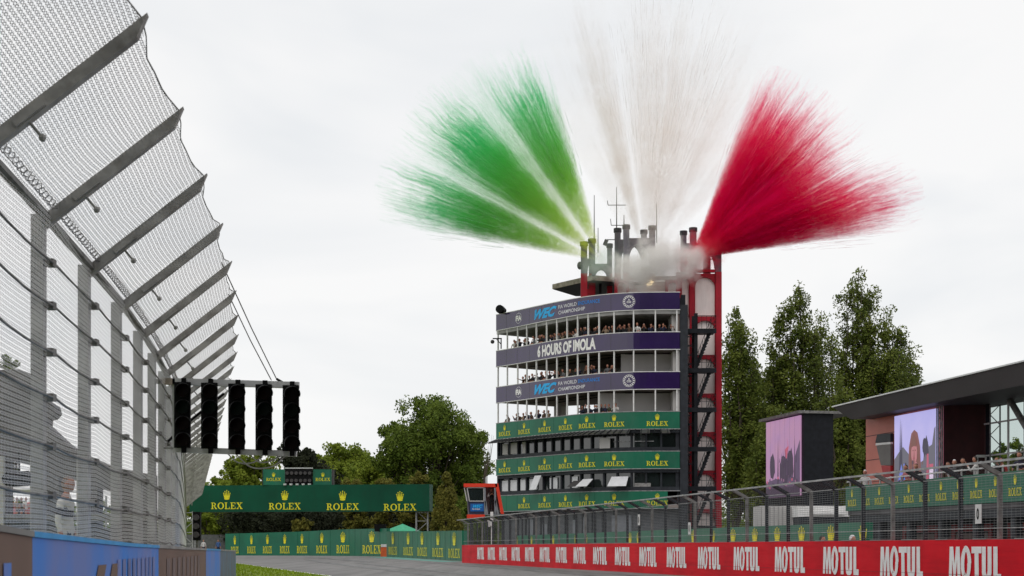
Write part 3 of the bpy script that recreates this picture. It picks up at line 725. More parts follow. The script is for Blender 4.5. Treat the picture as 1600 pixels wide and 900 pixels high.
CL = {'black': (.012, .012, .014), 'navy': (.014, .018, .045), 'white': (.62, .60, .58), 'grey': (.12, .12, .13), 'red': (.35, .02, .02), 'tan': (.30, .22, .15), 'blue': (.05, .12, .30), 'olive': (.06, .06, .035), 'brown': (.09, .05, .03), 'pink': (.55, .18, .2)}
CM = {k: mat('cloth_'+k, v, .85, var=.15, scale=9) for k, v in CL.items()}
HM = {'dark': mat('dark_hair', (.02, .014, .01), .6, var=.2), 'fair': mat('fair_hair', (.22, .14, .07), .6, var=.2), 'grey': mat('grey_hair', (.35, .32, .30), .7, var=.2), 'crop': mat('cropped_hair', (.16, .10, .065), .8, var=.3, scale=30), 'white': mat('white_cap', (.7, .7, .7), .7, var=.1)}
LIP = mat('lips', (.36, .12, .10), .5, var=.1)
_pc = {}
def person(loc, face, pose, shirt, trous, hair, label, group=None, s=1.0):
    key = (pose, shirt, trous, hair)
    if key not in _pc:
        g = person_mesh(pose); me = bpy.data.meshes.new('person'); me.from_pydata([tuple(v) for v in g.v], [], g.f)
        for m_ in (M['skin'], CM[shirt], CM[trous], HM[hair], LIP, M['rubber']): me.materials.append(m_)
        me.polygons.foreach_set('material_index', g.mi); me.polygons.foreach_set('use_smooth', [True]*len(g.f)); _pc[key] = me
    o = bpy.data.objects.new('person', _pc[key]); C.objects.link(o); o.location = loc; o.rotation_euler = (0, 0, face); o.scale = (s, s, s)
    return tag(o, label, 'person', group)

# ------------------------------------------------------------------ control tower
T = smooth_path([(-1.27, 127.3), (.62, 124.75), (2.3, 122.35), (3.94, 120.15), (5.3, 118.5), (6.6, 117.4), (7.86, 116.7), (9.2, 116.25), (10.7, 116.05), (12.66, 116.0)], 3)
TL = T.L
bk = [(12.66, 116.0), (12.66, 126.5), (3.65, 130.7), (-1.27, 127.3)]
tw = empty('control_tower', (6, 121, 0), 'tall curved control tower with open galleries and navy and green banner bands', 'building')
foot = [tuple(p) for p in T.p]+bk[1:3]
def slab(z0, z1, nm, m_, inset=0):
    g = MB(); g.prism(foot, [], lambda x, y, d: (x, y, z0+d), z1-z0); return g.build(nm, m_, tw)
BT = [20.2-3.0*k for k in range(6)]      # tops of the six bands
wr = Path([(12.66, 116.0), (12.66, 126.5), (3.65, 130.7), (-1.27, 127.3)])
back = Path([(12.66, 116.15), (12.66, 126.5), (3.65, 130.7)])
for k, zt in enumerate(BT):
    zb = zt-1.27
    slab(zb+.02, zb+.26, 'floor_slab', M['ceiling'])
    u1 = TL if k < 5 else T.upx(1043)
    g = MB(); g.strip(T, 0, u1, zb, zt, .06, -.10)
    if k < 5: g.strip(wr, 10.5+9.94+.02, wr.L-.05, zb, zt, 0.0, -.12)
    band = g.build('banner_band', M['navy_vinyl'] if k < 3 else M['green_vinyl'], tw)
    g = MB(); g.strip(T, -.02, TL+.04, zt+.002, zt+.055, .075, -.12); g.strip(T, -.02, TL+.04, zb-.055, zb-.002, .075, -.12)
    g.build('trim', M['white_paint'] if k < 3 else M['galv'], band)
    g = MB()
    for px in (792, 809, 828, 847, 866, 886, 907, 930, 955): 
        u = T.upx(px)
        if u < u1: g.strip(T, u-.012, u+.012, zb+.01, zt-.01, .064, .05)
    g.build('panel_seam', M['charcoal'] if k < 3 else M['dark_green_vinyl'], band)
    if k in (0, 2):
        g = MB(); text_on(g, T, 'FIA', T.upx(807.2), T.upx(815.8), zb+.42, zb+.86, .075, bold=.05)
        g.build('lettering', M['white_print'], band)
        g = MB(); uc = T.upx(811.4)
        for i in range(24):
            a0, a1 = i/24*math.tau, (i+1)/24*math.tau; pts = []
            for r_, a in ((.43, a0), (.43, a1), (.40, a1), (.40, a0)):
                q = T.pt(uc+r_*cos(a), .07); pts.append((q.x, q.y, zb+.64+r_*sin(a)))
            g.face(pts)
        g.build('emblem_ring', M['grey_print'], band)
        g = MB(); text_on(g, T, 'WEC', T.upx(836), T.upx(871), zb+.22, zb+1.03, .075, bold=.05, shear=.5)
        q0, q1 = T.upx(838), T.upx(858); g.build('lettering', M['cyan_print'], band)
        g = MB(); text_on(g, T, 'FIA WORLD', T.upx(873.5), T.upx(902), zb+.72, zb+1.0, .075, bold=.01); text_on(g, T, 'CHAMPIONSHIP', T.upx(873.5), T.upx(915), zb+.27, zb+.55, .075, bold=.01)
        g.build('lettering', M['grey_print'], band)
        g = MB(); text_on(g, T, 'ENDURANCE', T.upx(904.5), T.upx(938), zb+.72, zb+1.0, .075, bold=.01); g.build('lettering', M['blue_print'], band)
        g = MB(); uc = T.upx(983); zc = zb+.64
        for i in range(16):
            a = i/16*math.tau; pts = []
            for r_, da in ((.43, -.10), (.43, .10), (.29, .08), (.29, -.08)):
                q = T.pt(uc+r_*cos(a+da), .075); pts.append((q.x, q.y, zc+r_*sin(a+da)))
            g.face(pts)
        for i in range(28):
            a0, a1 = i/28*math.tau, (i+1)/28*math.tau; pts = []
            for r_, a in ((.47, a0), (.47, a1), (.45, a1), (.45, a0)):
                q = T.pt(uc+r_*cos(a), .072); pts.append((q.x, q.y, zc+r_*sin(a)))
            g.face(pts)
        text_on(g, T, 'CO', uc-.17, uc+.17, zc-.12, zc+.04, .075, bold=.03); text_on(g, T, 'A', uc-.07, uc+.07, zc+.07, zc+.21, .075, bold=.03)
        g.build('emblem', M['white_print'], band)
    if k == 1:
        g = MB(); text_on(g, T, '6 HOURS OF IMOLA', T.upx(841), T.upx(931.5), zb+.17, zb+1.12, .075, bold=.045, shear=.05); g.build('lettering', M['white_print'], band)
    if k >= 3:
        for px in (789.5, 820, 852, 884.5, 917.5, 960, 1027):
            if k == 5 and px < 792: continue
            uc = T.upx(px); g = MB(); logo_on(g, T, uc, 1.62, zb+.20, zb+.55, zb+.64, zb+1.13, .46, .072); g.build('logo', M['yellow_print'], band)
slab(18.6, 19.2, 'roof', M['concrete'])
# gallery floors: thin white posts, back walls, partitions
MPX = [778, 792.5, 808.7, 823, 838, 854, 870, 886, 902.5, 919, 936, 959.5, 990, 1024, 1057.5]
for k in range(3):
    z0, z1 = BT[k+1], BT[k]-1.27
    for px in MPX:
        u = T.upx(px); q = T.pt(u, -.02); g = MB(); d = T.dir(u); g.beam((q.x, q.y, z0), (q.x, q.y, z1), .10, .10, up=(d.x, d.y, 0)); g.build('mullion', M['white_paint'], tw)
    fl = BT[k+1]-1.27+.262
    g = MB()
    if k < 2: g.strip(back, 0, back.L, fl, z1, 0, -.2)
    else:
        g.strip(back, 0, 12.2, fl, z1, 0, -.2); g.strip(back, 12.2, 19.2, fl, fl+.9, 0, -.2); g.strip(back, 19.2, back.L, fl, z1, 0, -.2)
    g.build('back_wall', M['ceiling'] if k == 0 else M['grey_wall'], tw)
    g = MB()   # pale partition walls behind the right-hand bays
    if k == 0: g.box(12.1, 12.45, 116.4, 119, fl, z1)
    else: g.box(8.4 if k == 1 else 6.6, 12.4, 118.3, 118.5, fl, z1-.1); g.box(12.2, 12.42, 116.4, 118.2, fl, z1-.1)
    g.build('partition', M['grey_wall'], tw)
    for px in (810, 845): 
        q = T.pt(T.upx(px), -4.2); g = MB(); g.box(q.x-.18, q.x+.18, q.y-.18, q.y+.18, fl, z1); g.build('column', M['grey_wall'], tw)
    g = MB(); g.strip(T, 2, TL-2, z1-.12, z1-.06, -1.8, -1.95); g.strip(T, 4, TL-1, z1-.12, z1-.06, -3.2, -3.3); g.build('ceiling_tray', M['dark_steel'], tw)
# glazed floors
for k, (z0, z1) in enumerate(((BT[4], BT[3]-1.27), (BT[5], BT[4]-1.27))):
    g = MB(); g.strip(T, .1, TL-.1, z0+.06, z1-.06, -.42, -.50); g.build('glazing', M['glass_dark'], tw)
    g = MB(); g.strip(T, 0, TL, z0+.06, z0+.34, -.1, -.35); g.strip(T, 0, TL, z1-.3, z1-.06, -.1, -.35); g.build('window_band', M['dark_frame'], tw)
    for i in range(17):
        u = .2+i*(TL-.4)/16; q = T.pt(u, -.33); g = MB(); d = T.dir(u); g.beam((q.x, q.y, z0+.06), (q.x, q.y, z1-.06), .14, .14, up=(d.x, d.y, 0)); g.build('mullion', M['dark_frame'], tw)
    g = MB(); g.strip(Path([(12.66, 116.3), (12.66, 126.5), (3.65, 130.7), (-1.2, 127.5)]), 0, 26, z0-.9, z1+.1, 0, -.15); g.build('side_wall', M['dark_frame'], tw)
def pane(pxa, pxb, z0, z1, nm, m_, off=-.38, tilt=0):
    a, b = T.upx(pxa), T.upx(pxb); g = MB(); A_, B_ = T.pt(a, off), T.pt(b, off); C_, D_ = T.pt(b, off+tilt), T.pt(a, off+tilt); th = .04
    n_ = (T.pt(a, 1)-T.pt(a, 0)); n_ = Vector((n_.x, n_.y, .3 if tilt else 0)).normalized()*th
    lo = [Vector((D_.x, D_.y, z0)), Vector((C_.x, C_.y, z0)), Vector((B_.x, B_.y, z1)), Vector((A_.x, A_.y, z1))]
    g.hexa(lo, [v+n_ for v in lo]); return g.build(nm, m_, tw)
zA = BT[4]; zB = BT[5]
for a, b in ((780, 788), (792.5, 803), (811, 818.5)): pane(a, b, zA+.42, zA+1.32, 'window_pane', M['grey_wall'])
pane(937.5, 953.5, zA+.30, zA+1.12, 'hanging_panel', M['grey_wall'], .02)
for a, b in ((955.5, 982), (991, 1022)): pane(a, b, zA+.78, zA+.83, 'window_bar', M['galv'], -.36)
for a, b in ((777.5, 788.5), (792, 803.5), (808, 818.5), (822, 834), (853.5, 865.5), (886.5, 897.5)): pane(a, b, zB+.40, zB+1.28, 'blind', M['blind'])
for a, b in ((777.5, 788.5), (792, 803.5), (808, 818.5), (822, 834)): pane(a, b, zB+1.29, zB+1.36, 'window_bar', M['dark_frame'], -.37)
pane(836, 846, zB+.34, zB+1.48, 'open_window', M['blind'], .0, .55); pane(911.5, 927, zB+.40, zB+1.0, 'open_window', M['blind'], .0, .9)
pane(956, 982, zB+.36, zB+1.12, 'open_window', M['blind'], .0, .9); pane(897, 913, zB+.42, zB+.9, 'open_window', M['charcoal'], .0, .7); pane(991, 1017, zB+.34, zB+.62, 'window_bar', M['galv_dark'], -.3, .2)
# sloping dark awning above the upper glazing
g = MB(); za = BT[3]-1.27
n = 26
for i in range(n):
    a, b = TL*i/n, TL*(i+1)/n
    if i > 19 and i % 2: continue
    p0, p1, q0, q1 = T.pt(a, .04), T.pt(b-.05, .04), T.pt(a, .85), T.pt(b-.05, .85)
    lo = [Vector((p0.x, p0.y, za-.10)), Vector((p1.x, p1.y, za-.10)), Vector((q1.x, q1.y, za-.42)), Vector((q0.x, q0.y, za-.42))]
    g = MB(); g.hexa(lo, [v+Vector((0, 0, .05)) for v in lo]); g.build('awning_panel', M['charcoal'], tw)
g = MB()
for i in range(40):
    a = TL*i/40; p0, q0 = T.pt(a, .06), T.pt(a, .9); g.beam((p0.x, p0.y, za-.04), (q0.x, q0.y, za-.36), .05)
g.build('awning_rib', M['dark_steel'], tw)
# ground floor
g = MB(); g.strip(T, 0, TL, 0, BT[5]-1.27, -.6, -.8); g.build('base_wall', mat('base_cladding', (.085, .09, .10), .5, var=.2), tw)
g = MB()
for i in range(18): g.strip(T, i*TL/18, i*TL/18+.12, .1, 3.8, -.5, -.62)
g.build('base_pier', M['dark_frame'], tw)
for a, b, z0, z1 in ((818, 826, 1.9, 3.2), (888, 893, 1.7, 3.1), (905, 911, 1.9, 3.3), (952, 985, 1.8, 3.4), (840, 848, 1.6, 2.8)): pane(a, b, z0, z1, 'base_panel', mat('base_panel', (.17, .18, .20), .5), -.48)
g = MB(); g.box(12.7, 13.3, 116.1, 116.6, 0, 19.3); g.build('corner_pier', M['dark_frame'], tw)
# speaker on the left corner, camera bracket
t = empty('spotlight', P(785, 490, 126.6), 'round black floodlight on the top left corner of the tower roof', 'lamp')
c = P(785, 484, 126.4); g = MB(); g.tube([c+Vector((-.25, -.35, .03)), c+Vector((-.15, -.1, 0)), c+Vector((.2, .35, -.03))], [.34, .36, .18], 12); g.build('housing', M['rubber'], t)
g = MB(); g.beam((c.x, c.y, c.z-.2), (c.x, c.y, BT[0]+.05), .08); g.build('bracket', M['dark_steel'], t)
t = empty('security_camera', P(776, 540, 127.2), 'small camera on an arm at the left edge of the tower', 'camera')
g = MB(); a = P(783, 545, 127.1); g.beam(a, P(783, 530, 127.1), .1); g.beam(P(784, 529, 127.1), P(770, 529, 126.9), .09); g.beam(P(783, 538, 127.1), P(776, 530, 127), .06); g.build('arm', M['dark_steel'], t)
g = MB(); g.ball(P(769.5, 534, 126.9), .17, n=10, m=6); g.build('dome', M['charcoal'], t)
# spectators in the three galleries
cols = ['black', 'navy', 'black', 'grey', 'black', 'brown', 'black', 'olive', 'navy', 'black', 'black', 'grey', 'tan', 'black', 'white', 'brown']
hairs = ['dark', 'dark', 'fair', 'dark', 'grey', 'dark']; poses = ['lean', 'phone', 'stand', 'lean', 'point', 'phone']
rng = random.Random(11)
gals = [('left-hand top', [797, 800, 804, 811, 815, 819, 826, 830, 834, 840, 843, 847, 850, 854, 858, 863, 867, 871, 874, 878, 883, 887, 892, 896, 901, 905, 911, 916, 921, 927, 932, 940, 947, 953, 966]),
        ('right-hand top', [974, 981, 995, 1005, 1018, 1031, 1036, 1049]),
        ('middle', [811, 815, 820, 827, 831, 835, 841, 845, 849, 853, 858, 862, 866, 873, 880, 884, 888, 894, 898, 911, 915, 920, 925, 931, 947, 952, 955]),
        ('lower', [785, 789, 800, 804, 812, 817, 821, 826, 833, 843, 848, 905, 910, 917, 923, 928, 934, 941, 948, 958])]
for k, (nm, pxs) in zip((0, 0, 1, 2), gals):
    fl = BT[k+1]-1.27+.262
    for i, px in enumerate(pxs):
        u = T.upx(px+rng.uniform(-1, 1)); q = T.pt(u, -.38-rng.random()*.25); d = T.dir(u); fa = math.atan2(d.y, d.x)+rng.uniform(-.5, .5)
        sh = cols[rng.randrange(len(cols))]; ps = poses[rng.randrange(len(poses))]
        person((q.x, q.y, fl), fa, ps, sh, 'navy', hairs[rng.randrange(6)], f'person in {sh}, {ORD[i]} from left at the {nm} tower gallery rail', f'spectators in the {nm} gallery of the tower', rng.uniform(.95, 1.05))
# ------------------------------------------------------------------ red stair tower behind, with pillars and arches above the roof
rt = empty('red_stair_tower', (14.5, 121, 0), 'crimson and cream stair tower with arches and tall capped pillars behind the control tower', 'building')
def arch_outline(x0, x1, z0, z1, n=14):
    xc, r = (x0+x1)/2, (x1-x0)/2; zs = z1-r
    return [(x0, z0), (x1, z0)]+[(xc+r*cos(pi*i/n), zs+r*sin(pi*i/n)) for i in range(n+1)]
def wallfn(y): return lambda x, z, d: (x, y+d, z)
YR = 119.6
xa, xb_, xc_, xd = XP(1062, YR), XP(1079, YR), XP(1085.5, YR), XP(1127.5, YR)
g = MB(); g.box(xa-.1, xd-.5, YR+.36, YR+.56, 0, 22.2); g.build('wall_panel', M['offwhite'], rt)
g = MB(); g.box(xd-.45, xd, YR-.1, YR+2.6, 0, 22.4); g.build('corner_column', M['crimson'], rt)
g = MB(); g.box(xb_-.05, xc_-.02, YR+.05, YR+.5, 0, 22.4); g.build('column', M['crimson'], rt)
g = MB(); g.box(xa-.25, xa+.12, YR+.05, YR+.5, 0, 22.4); g.build('column', M['crimson'], rt)
levels = [19.2+.35-3.0*k for k in range(1, 7)]
lv = [(22.3, 19.0)]+[(16.35+.35+2.1-3.0*k, 15.7+.1-3.0*k) for k in range(6)]
zt_prev = 22.3
for k in range(7):
    ztop = 22.3 if k == 0 else 18.95-3.0*(k-1)       # top of red band
    zbot = 19.0 if k == 0 else ztop-3.0
    x0, x1 = xc_, xd-.452
    o = [(x0, zbot), (x1, zbot), (x1, ztop-.003), (x0, ztop-.003)]
    hole = arch_outline(x0+.05, x1-.04, zbot+.003, ztop-.30)
    g = MB(); g.prism(o, [hole], wallfn(YR+.12), .22); g.build('arch_bay', M['crimson'], rt)
    if k == 0:
        o = [(xa+.13, zbot), (xb_-.06, zbot), (xb_-.06, ztop), (xa+.13, ztop)]
        g = MB(); g.prism(o, [arch_outline(xa+.19, xb_-.12, zbot+.003, ztop-.4)], wallfn(YR+.12), .22); g.build('arch_bay', M['crimson'], rt)
g = MB(); g.box(xa+.1, xd-.5, YR+.1, YR+.5, 22.42, 22.62); g.build('cornice', M['crimson'], rt)
# black steel fire stair
st = empty('fire_stair', (13.9, 117.6, 0), 'black steel zigzag fire stair up the right side of the control tower', 'stair')
sx0, sx1 = XP(1066, 117.6), XP(1117, 117.6)
for px in (1066.5, 1086.5):
    for yy in (117.1, 118.6):
        g = MB(); g.beam((XP(px, 117.4), yy, 0), (XP(px, 117.4), yy, 18.8 if px > 1070 else 20.2), .26 if px > 1070 else .34, .22); g.build('post', M['dark_steel'], st)
for k in range(6):
    z = 17.75-3.0*k-.2
    g = MB(); g.box(sx0-.1, sx1, 116.9, 118.9, z-.16, z); g.box(sx0-.1, sx1+.02, 116.84, 116.9, z-.3, z+.05); g.build('landing', M['dark_steel'], st)
    g = MB()
    for zz in (.5, 1.05): g.beam((XP(1088, 117.4), 116.95, z+zz), (sx1, 116.95, z+zz), .028)
    for i in range(5): x = XP(1088, 117.4)+(sx1-XP(1088, 117.4))*i/4; g.beam((x, 116.95, z), (x, 116.95, z+1.05), .026)
    for zz in (.35, .7, 1.05): g.beam((sx1, 116.95, z+zz), (sx1, 118.8, z+zz), .035)
    g.build('railing', M['dark_steel'], st)
    if k < 6 and z > 3:
        xa_, xb2 = XP(1110, 117.4), XP(1090, 117.4)   # flight falls to the left
        g = MB(); A0, A1 = Vector((xa_, 117.2, z-.1)), Vector((xb2-.1, 117.2, z-2.9))
        g.beam(A0, A1, .05, .15); g.beam(A0+Vector((0, .9, 0)), A1+Vector((0, .9, 0)), .05, .15)
        for i in range(13): q = A0.lerp(A1, i/12); g.box(q.x-.14, q.x+.14, 117.2, 118.1, q.z-.02, q.z+.03)
        g.build('flight', M['dark_steel'], st)
        g = MB()
        for h_ in (.45, .95): g.beam(A0+Vector((0, -.02, h_)), A1+Vector((0, -.02, h_)), .035)
        for i in range(8): q = A0.lerp(A1, i/7); g.beam(q, q+Vector((0, 0, .95)), .03)
        g.build('handrail', M['dark_steel'], st)
        g = MB(); xl0, xl1 = XP(1068, 117.4), XP(1085, 117.4)
        for i in range(4): g.beam((xl0, 117.1, z-2.8+i*.7), (xl1, 117.1, z-2.45+i*.7), .06); g.beam((xl1, 117.1, z-2.8+i*.7), (xl0, 117.1, z-2.45+i*.7), .05)
        g.build('bracing', M['dark_steel'], st)
# roof pavilion, canopy and pillars
pv = empty('roof_pavilion', (8, 121, 19.2), 'cream and crimson arched pavilion with capped pillars on the tower roof', 'building')
g = MB(); g.box(XP(962, 119.8), XP(1062, 119.8), 120.1, 120.4, 19.2, 21.75); g.build('wall', M['offwhite'], pv)
for a, b in ((961, 983), (1040, 1062)):
    x0, x1 = XP(a, 119.6), XP(b, 119.6); o = [(x0, 19.2), (x1, 19.2), (x1, 21.8), (x0, 21.8)]
    g = MB(); g.prism(o, [arch_outline(x0+.2, x1-.2, 19.203, 21.6)], wallfn(119.6), .35); g.build('arch_bay', M['crimson'], pv)
g = MB(); g.box(XP(983.5, 119.8), XP(1062, 119.8), 119.7, 119.99, 21.8, 22.1); g.build('beam', M['tan_edge'], pv)
pil = [(912.5, 378, 121.5, 10), (925, 373.5, 125, 10), (952.5, 381, 126.5, 8), (965, 357, 123.5, 9.5), (978.5, 351.5, 121, 9.5), (1006, 359.5, 126, 9), (1019, 353, 122.5, 9.5), (1068, 361, 124, 9), (1083, 356, 121.8, 10), (1105, 372, 126, 10), (1122, 376, 121.2, 10)]
mp1 = mat('pillar_render', (.17, .16, .19), .8, var=.2, scale=.6); mp2 = mat('pillar_cap', (.06, .058, .07), .7, var=.2)
for px, py, Y, wpx in pil:
    c = P(px, py, Y); r_ = wpx/2*Y/F; zsp = P(0, 428, Y).z
    g = MB(); g.box(c.x-r_, c.x+r_, Y-r_, Y+r_, 19.2, zsp); g.build('pillar_base', M['crimson'], pv)
    g = MB(); g.box(c.x-r_+.01, c.x+r_-.01, Y-r_+.01, Y+r_-.01, zsp, c.z-.35); p_ = g.build('pillar', mp1, pv)
    g = MB(); g.tube([(c.x, Y, c.z-.348), (c.x, Y, c.z-.3), (c.x, Y, c.z)], [r_*1.15, r_*1.32, r_*1.32], 12); g.build('cap', mp2, p_)
def arch(pxa, pxb, ytop, yb, Y, th=.5, y2=None):
    a, b = P(pxa, ytop, Y), P(pxb, ytop, Y); zb = P(0, yb, Y).z; x0, x1, zt = a.x, b.x, a.z; n = 14; w_ = x1-x0; hgt = (zt-zb-.45)
    arc = [(x0+.25+(w_-.5)*(.5+.5*cos(pi*(i/n))), zb+hgt*sin(pi*i/n)) for i in range(n+1)]
    o = [(x0, zb), (x0, zt), (x1, zt), (x1, zb)]+arc
    g = MB(); g.prism(o, [], wallfn(Y), th); g.build('arch', mp1, pv)
arch(925, 954, 412, 436, 124.5); arch(966, 1007, 374, 409, 123); arch(978, 1021, 372, 407, 121.4); arch(913, 930, 404, 430, 122.2); arch(1068, 1106, 380, 412, 123.4); arch(1083, 1122, 384, 418, 121.6)
g = MB(); g.beam(P(1103, 405, 121), P(1124, 405, 121), .07); g.beam(P(1103, 435, 121), P(1124, 435, 121), .07); g.beam(P(1104, 405, 121), P(1104, 440, 121), .5); g.build('balcony_frame', M['charcoal'], pv)
# canopy
zc = 22.45; cp = [(XP(864.5, 128), 128.0), (XP(926, 123.7), 123.7), (XP(966, 124.6), 124.6), (XP(985, 124.8), 124.8), (XP(985, 130.5), 130.5), (XP(900, 131.5), 131.5)]
g = MB(); g.prism(cp, [], lambda x, y, d: (x, y, zc+d), .30); g.build('canopy', M['dark_steel'], pv)
g = MB(); cpp = Path(cp[:3]); g.strip(cpp, 0, cpp.L, zc+.02, zc+.42, .10, .003); g.build('canopy_edge', M['tan_edge'], pv)
for px in (915, 927, 938): 
    c = P(px, 462, 125.5); g = MB(); g.beam((c.x, 125.5, 19.2), (c.x, 125.5, zc), .2); g.build('canopy_post', M['dark_steel'] if px > 930 else M['crimson'], pv)
g = MB(); c = P(921, 460, 124.8); g.box(c.x-.5, c.x+.4, 124.6, 125, 20.2, 21.9); g.build('roof_box', M['crimson'], pv)
# antennas
def antenna(px, y0, y1, Y, arms, label):
    t = empty('antenna', P(px, y1, Y), label, 'antenna', 'antennas on the tower roof'); g = MB(); g.tube([P(px, y1, Y), P(px, y0, Y)], [.045, .025], 5); g.build('mast', M['wire'], t)
    if arms:
        g = MB()
        for a, b, yy, tip in arms: g.beam(P(a, yy, Y), P(b, yy, Y), .05); g.beam(P(a, yy, Y), P(a-1, yy-tip, Y), .05)
        g.build('arm', M['wire'], t)
antenna(963.5, 292, 356, 122.8, [(950, 978, 320.5, 7), (955, 976, 352, 10)], 'tallest antenna mast with two cross arms on the tower roof')
antenna(928.5, 305, 374, 124.8, [], 'plain whip antenna above the left pillars of the tower')
antenna(934.5, 356, 395, 125.2, [], 'short whip antenna between the left pillars and the tall mast')
antenna(975, 336, 352, 121.4, [], 'shortest stub antenna on the pillar right of the tall mast')
antenna(1026, 318, 380, 125, [], 'thin whip antenna in front of the white smoke')
t = empty('floodlight', P(945, 378, 123.4), 'slanted floodlight on a side arm left of the antenna pillar', 'lamp'); g = MB(); g.beam(P(961, 374.5, 123.2), P(948, 374.5, 123.2), .06); g.build('arm', M['wire'], t)
g = MB(); g.beam(P(948, 375, 123.2), P(944.5, 383, 123.2), .3, .3); g.build('housing', M['charcoal'], t)
t = empty('floodlight', P(906, 415, 121.4), 'round floodlight on the left side of the leftmost roof pillar', 'lamp'); g = MB(); g.beam(P(911, 411, 121.4), P(906, 411, 121.4), .08); g.build('arm', M['wire'], t)
g = MB(); g.ball(P(906, 415, 121.2), .22, .22, .32, 10, 6); g.build('housing', M['charcoal'], t)

# ------------------------------------------------------------------ red marshal cabin at the end of the wall
Yc = 98.5
t = empty('marshal_cabin', (XP(757, Yc), Yc, 0), 'small grey and vermilion marshal cabin raised behind the far end of the fence', 'cabin')
def Q(px, py, dy=0): p_ = P(px, py, Yc); return Vector((p_.x, p_.y+dy, p_.z))
def quadbox(pts, d0, d1, nm, m_, par):
    g = MB(); a = [Q(x, y, d0) for x, y in pts]; b = [Q(x, y, d1) for x, y in pts]; g.hexa(a, b); return g.build(nm, m_, par)
mg = mat('cabin_grey', (.20, .21, .23), .5, var=.12)
quadbox([(730, 803), (781, 803), (778, 758), (727, 758)], 1.5, 1.6, 'back_wall', mg, t)
quadbox([(733, 803), (757, 803), (757, 783), (731, 783)], 0, .06, 'front_wall', mat('cabin_navy', (.022, .025, .06), .45), t)
quadbox([(724.5, 761), (777, 761), (776.5, 755.5), (724.5, 755.5)], -.1, 1.7, 'roof_frame', M['orange_red'], t)
quadbox([(782.5, 803), (787.5, 803), (778.5, 755.5), (773.5, 755.5)], -.1, 1.7, 'side_fin', M['orange_red'], t)
quadbox([(729.5, 810), (757.5, 808.5), (757.5, 804), (729.5, 804)], -.1, 1.7, 'sill', M['orange_red'], t)
quadbox([(757.6, 804.6), (784, 804.6), (784, 803.6), (757.6, 803.6)], -.05, 1.6, 'floor', mg, t)
quadbox([(733.5, 782), (755.5, 782), (755.5, 763), (730.5, 763)], .02, .05, 'window', M['glass_dark'], t)
g = MB()
for a, b in (((733.5, 783), (730, 762)), ((756, 783), (756, 762)), ((733, 783), (757, 783)), ((730, 762), (757, 762)), ((729.5, 783), (725.5, 762))): g.beam(Q(*a, -.01), Q(*b, -.01), .055)
g.build('window_frame', M['grey_wall'], t)
g = MB()
for a, b in (((758, 804), (757.5, 762)), ((761.5, 804), (758.5, 783)), ((774, 804), (773.5, 762)), ((778.5, 804), (774, 782))): g.beam(Q(*a, 0), Q(*b, 0), .11)
g.build('door_post', mg, t)
cp_ = Path([(Q(735, 0).x, Yc-.02), (Q(757, 0).x, Yc-.02)]); pb = quadbox([(735, 799), (756, 799), (756, 787), (735, 787)], -.03, -.005, 'sign', mat('wec_blue', (.01, .10, .35), .5), t)
g = MB(); z_ = Q(0, 793.5).z; text_on(g, cp_, 'WEC', cp_.upx(739), cp_.upx(754), z_, z_+.2, .02, bold=.04, shear=.5); g.build('lettering', M['cyan_print'], pb)
g = MB(); text_on(g, cp_, 'FIA WORLD', cp_.upx(738), cp_.upx(750), z_-.12, z_-.04, .02, bold=.02); g.build('lettering', M['white_print'], pb)
g = MB()
for px in (735, 757, 779):
    for dy in (.2, 1.4): q = Q(px, 808, dy); g.beam((q.x, q.y, 0), (q.x, q.y, q.z), .09)
g.build('leg', M['dark_frame'], t)
q = Q(768, 803, .5); pn = person((q.x, q.y, q.z+.02), .1, 'clap', 'black', 'black', 'fair', 'person in black with white sleeves clapping in the vermilion cabin doorway', s=.93)
me = pn.data.copy(); pn.data = me; me.materials.append(CM['white'])
for p_ in me.polygons:
    if p_.material_index == 1 and abs(p_.center.x) > .17 and p_.center.z > 1.0: p_.material_index = 6
t = empty('marker_pole', P(768, 860, 93), 'white pole with stacked white plates in front of the marshal cabin', 'pole')
g = MB(); c = P(768, 800, 93.2); g.beam((c.x, c.y, 0), (c.x, c.y, c.z), .06); g.build('pole', M['white_paint'], t)
for py in (803, 811, 818): c = P(768.5, py, 93.1); g = MB(); g.box(c.x-.09, c.x+.09, c.y-.04, c.y, c.z-.13, c.z+.13); g.build('plate', M['white_paint'], t)
c = P(764, 818, 93.1); g = MB(); g.box(c.x-.11, c.x+.09, c.y-.05, c.y, c.z-.2, c.z+.2); g.build('plate', M['grey_wall'], t)

# ------------------------------------------------------------------ low green pit wall behind the fence
pw = Path([DY(24, 118), DY(24, 55.8)])
t = empty('pit_wall', (*pw.pt(30), 0), 'low green board wall with yellow crowns behind the debris fence', 'wall')
g = MB(); g.strip(pw, 0, pw.L, 0, 1.86, 0, -.3); g.build('board', M['green_vinyl'], t)
for px in (775, 800, 831, 865, 900, 916, 985, 998, 1084, 1114, 1146, 1180, 1215, 1253, 1299, 1349):
    u = pw.upx(px); g = MB(); polys_on(g, pw, CRW, u-.5, u+.5, 1.15, 1.82, .02); polys_on(g, pw, ROL, u-1.0, u+1.0, .5, 1.0, .02); g.build('logo', M['yellow_print'], t)
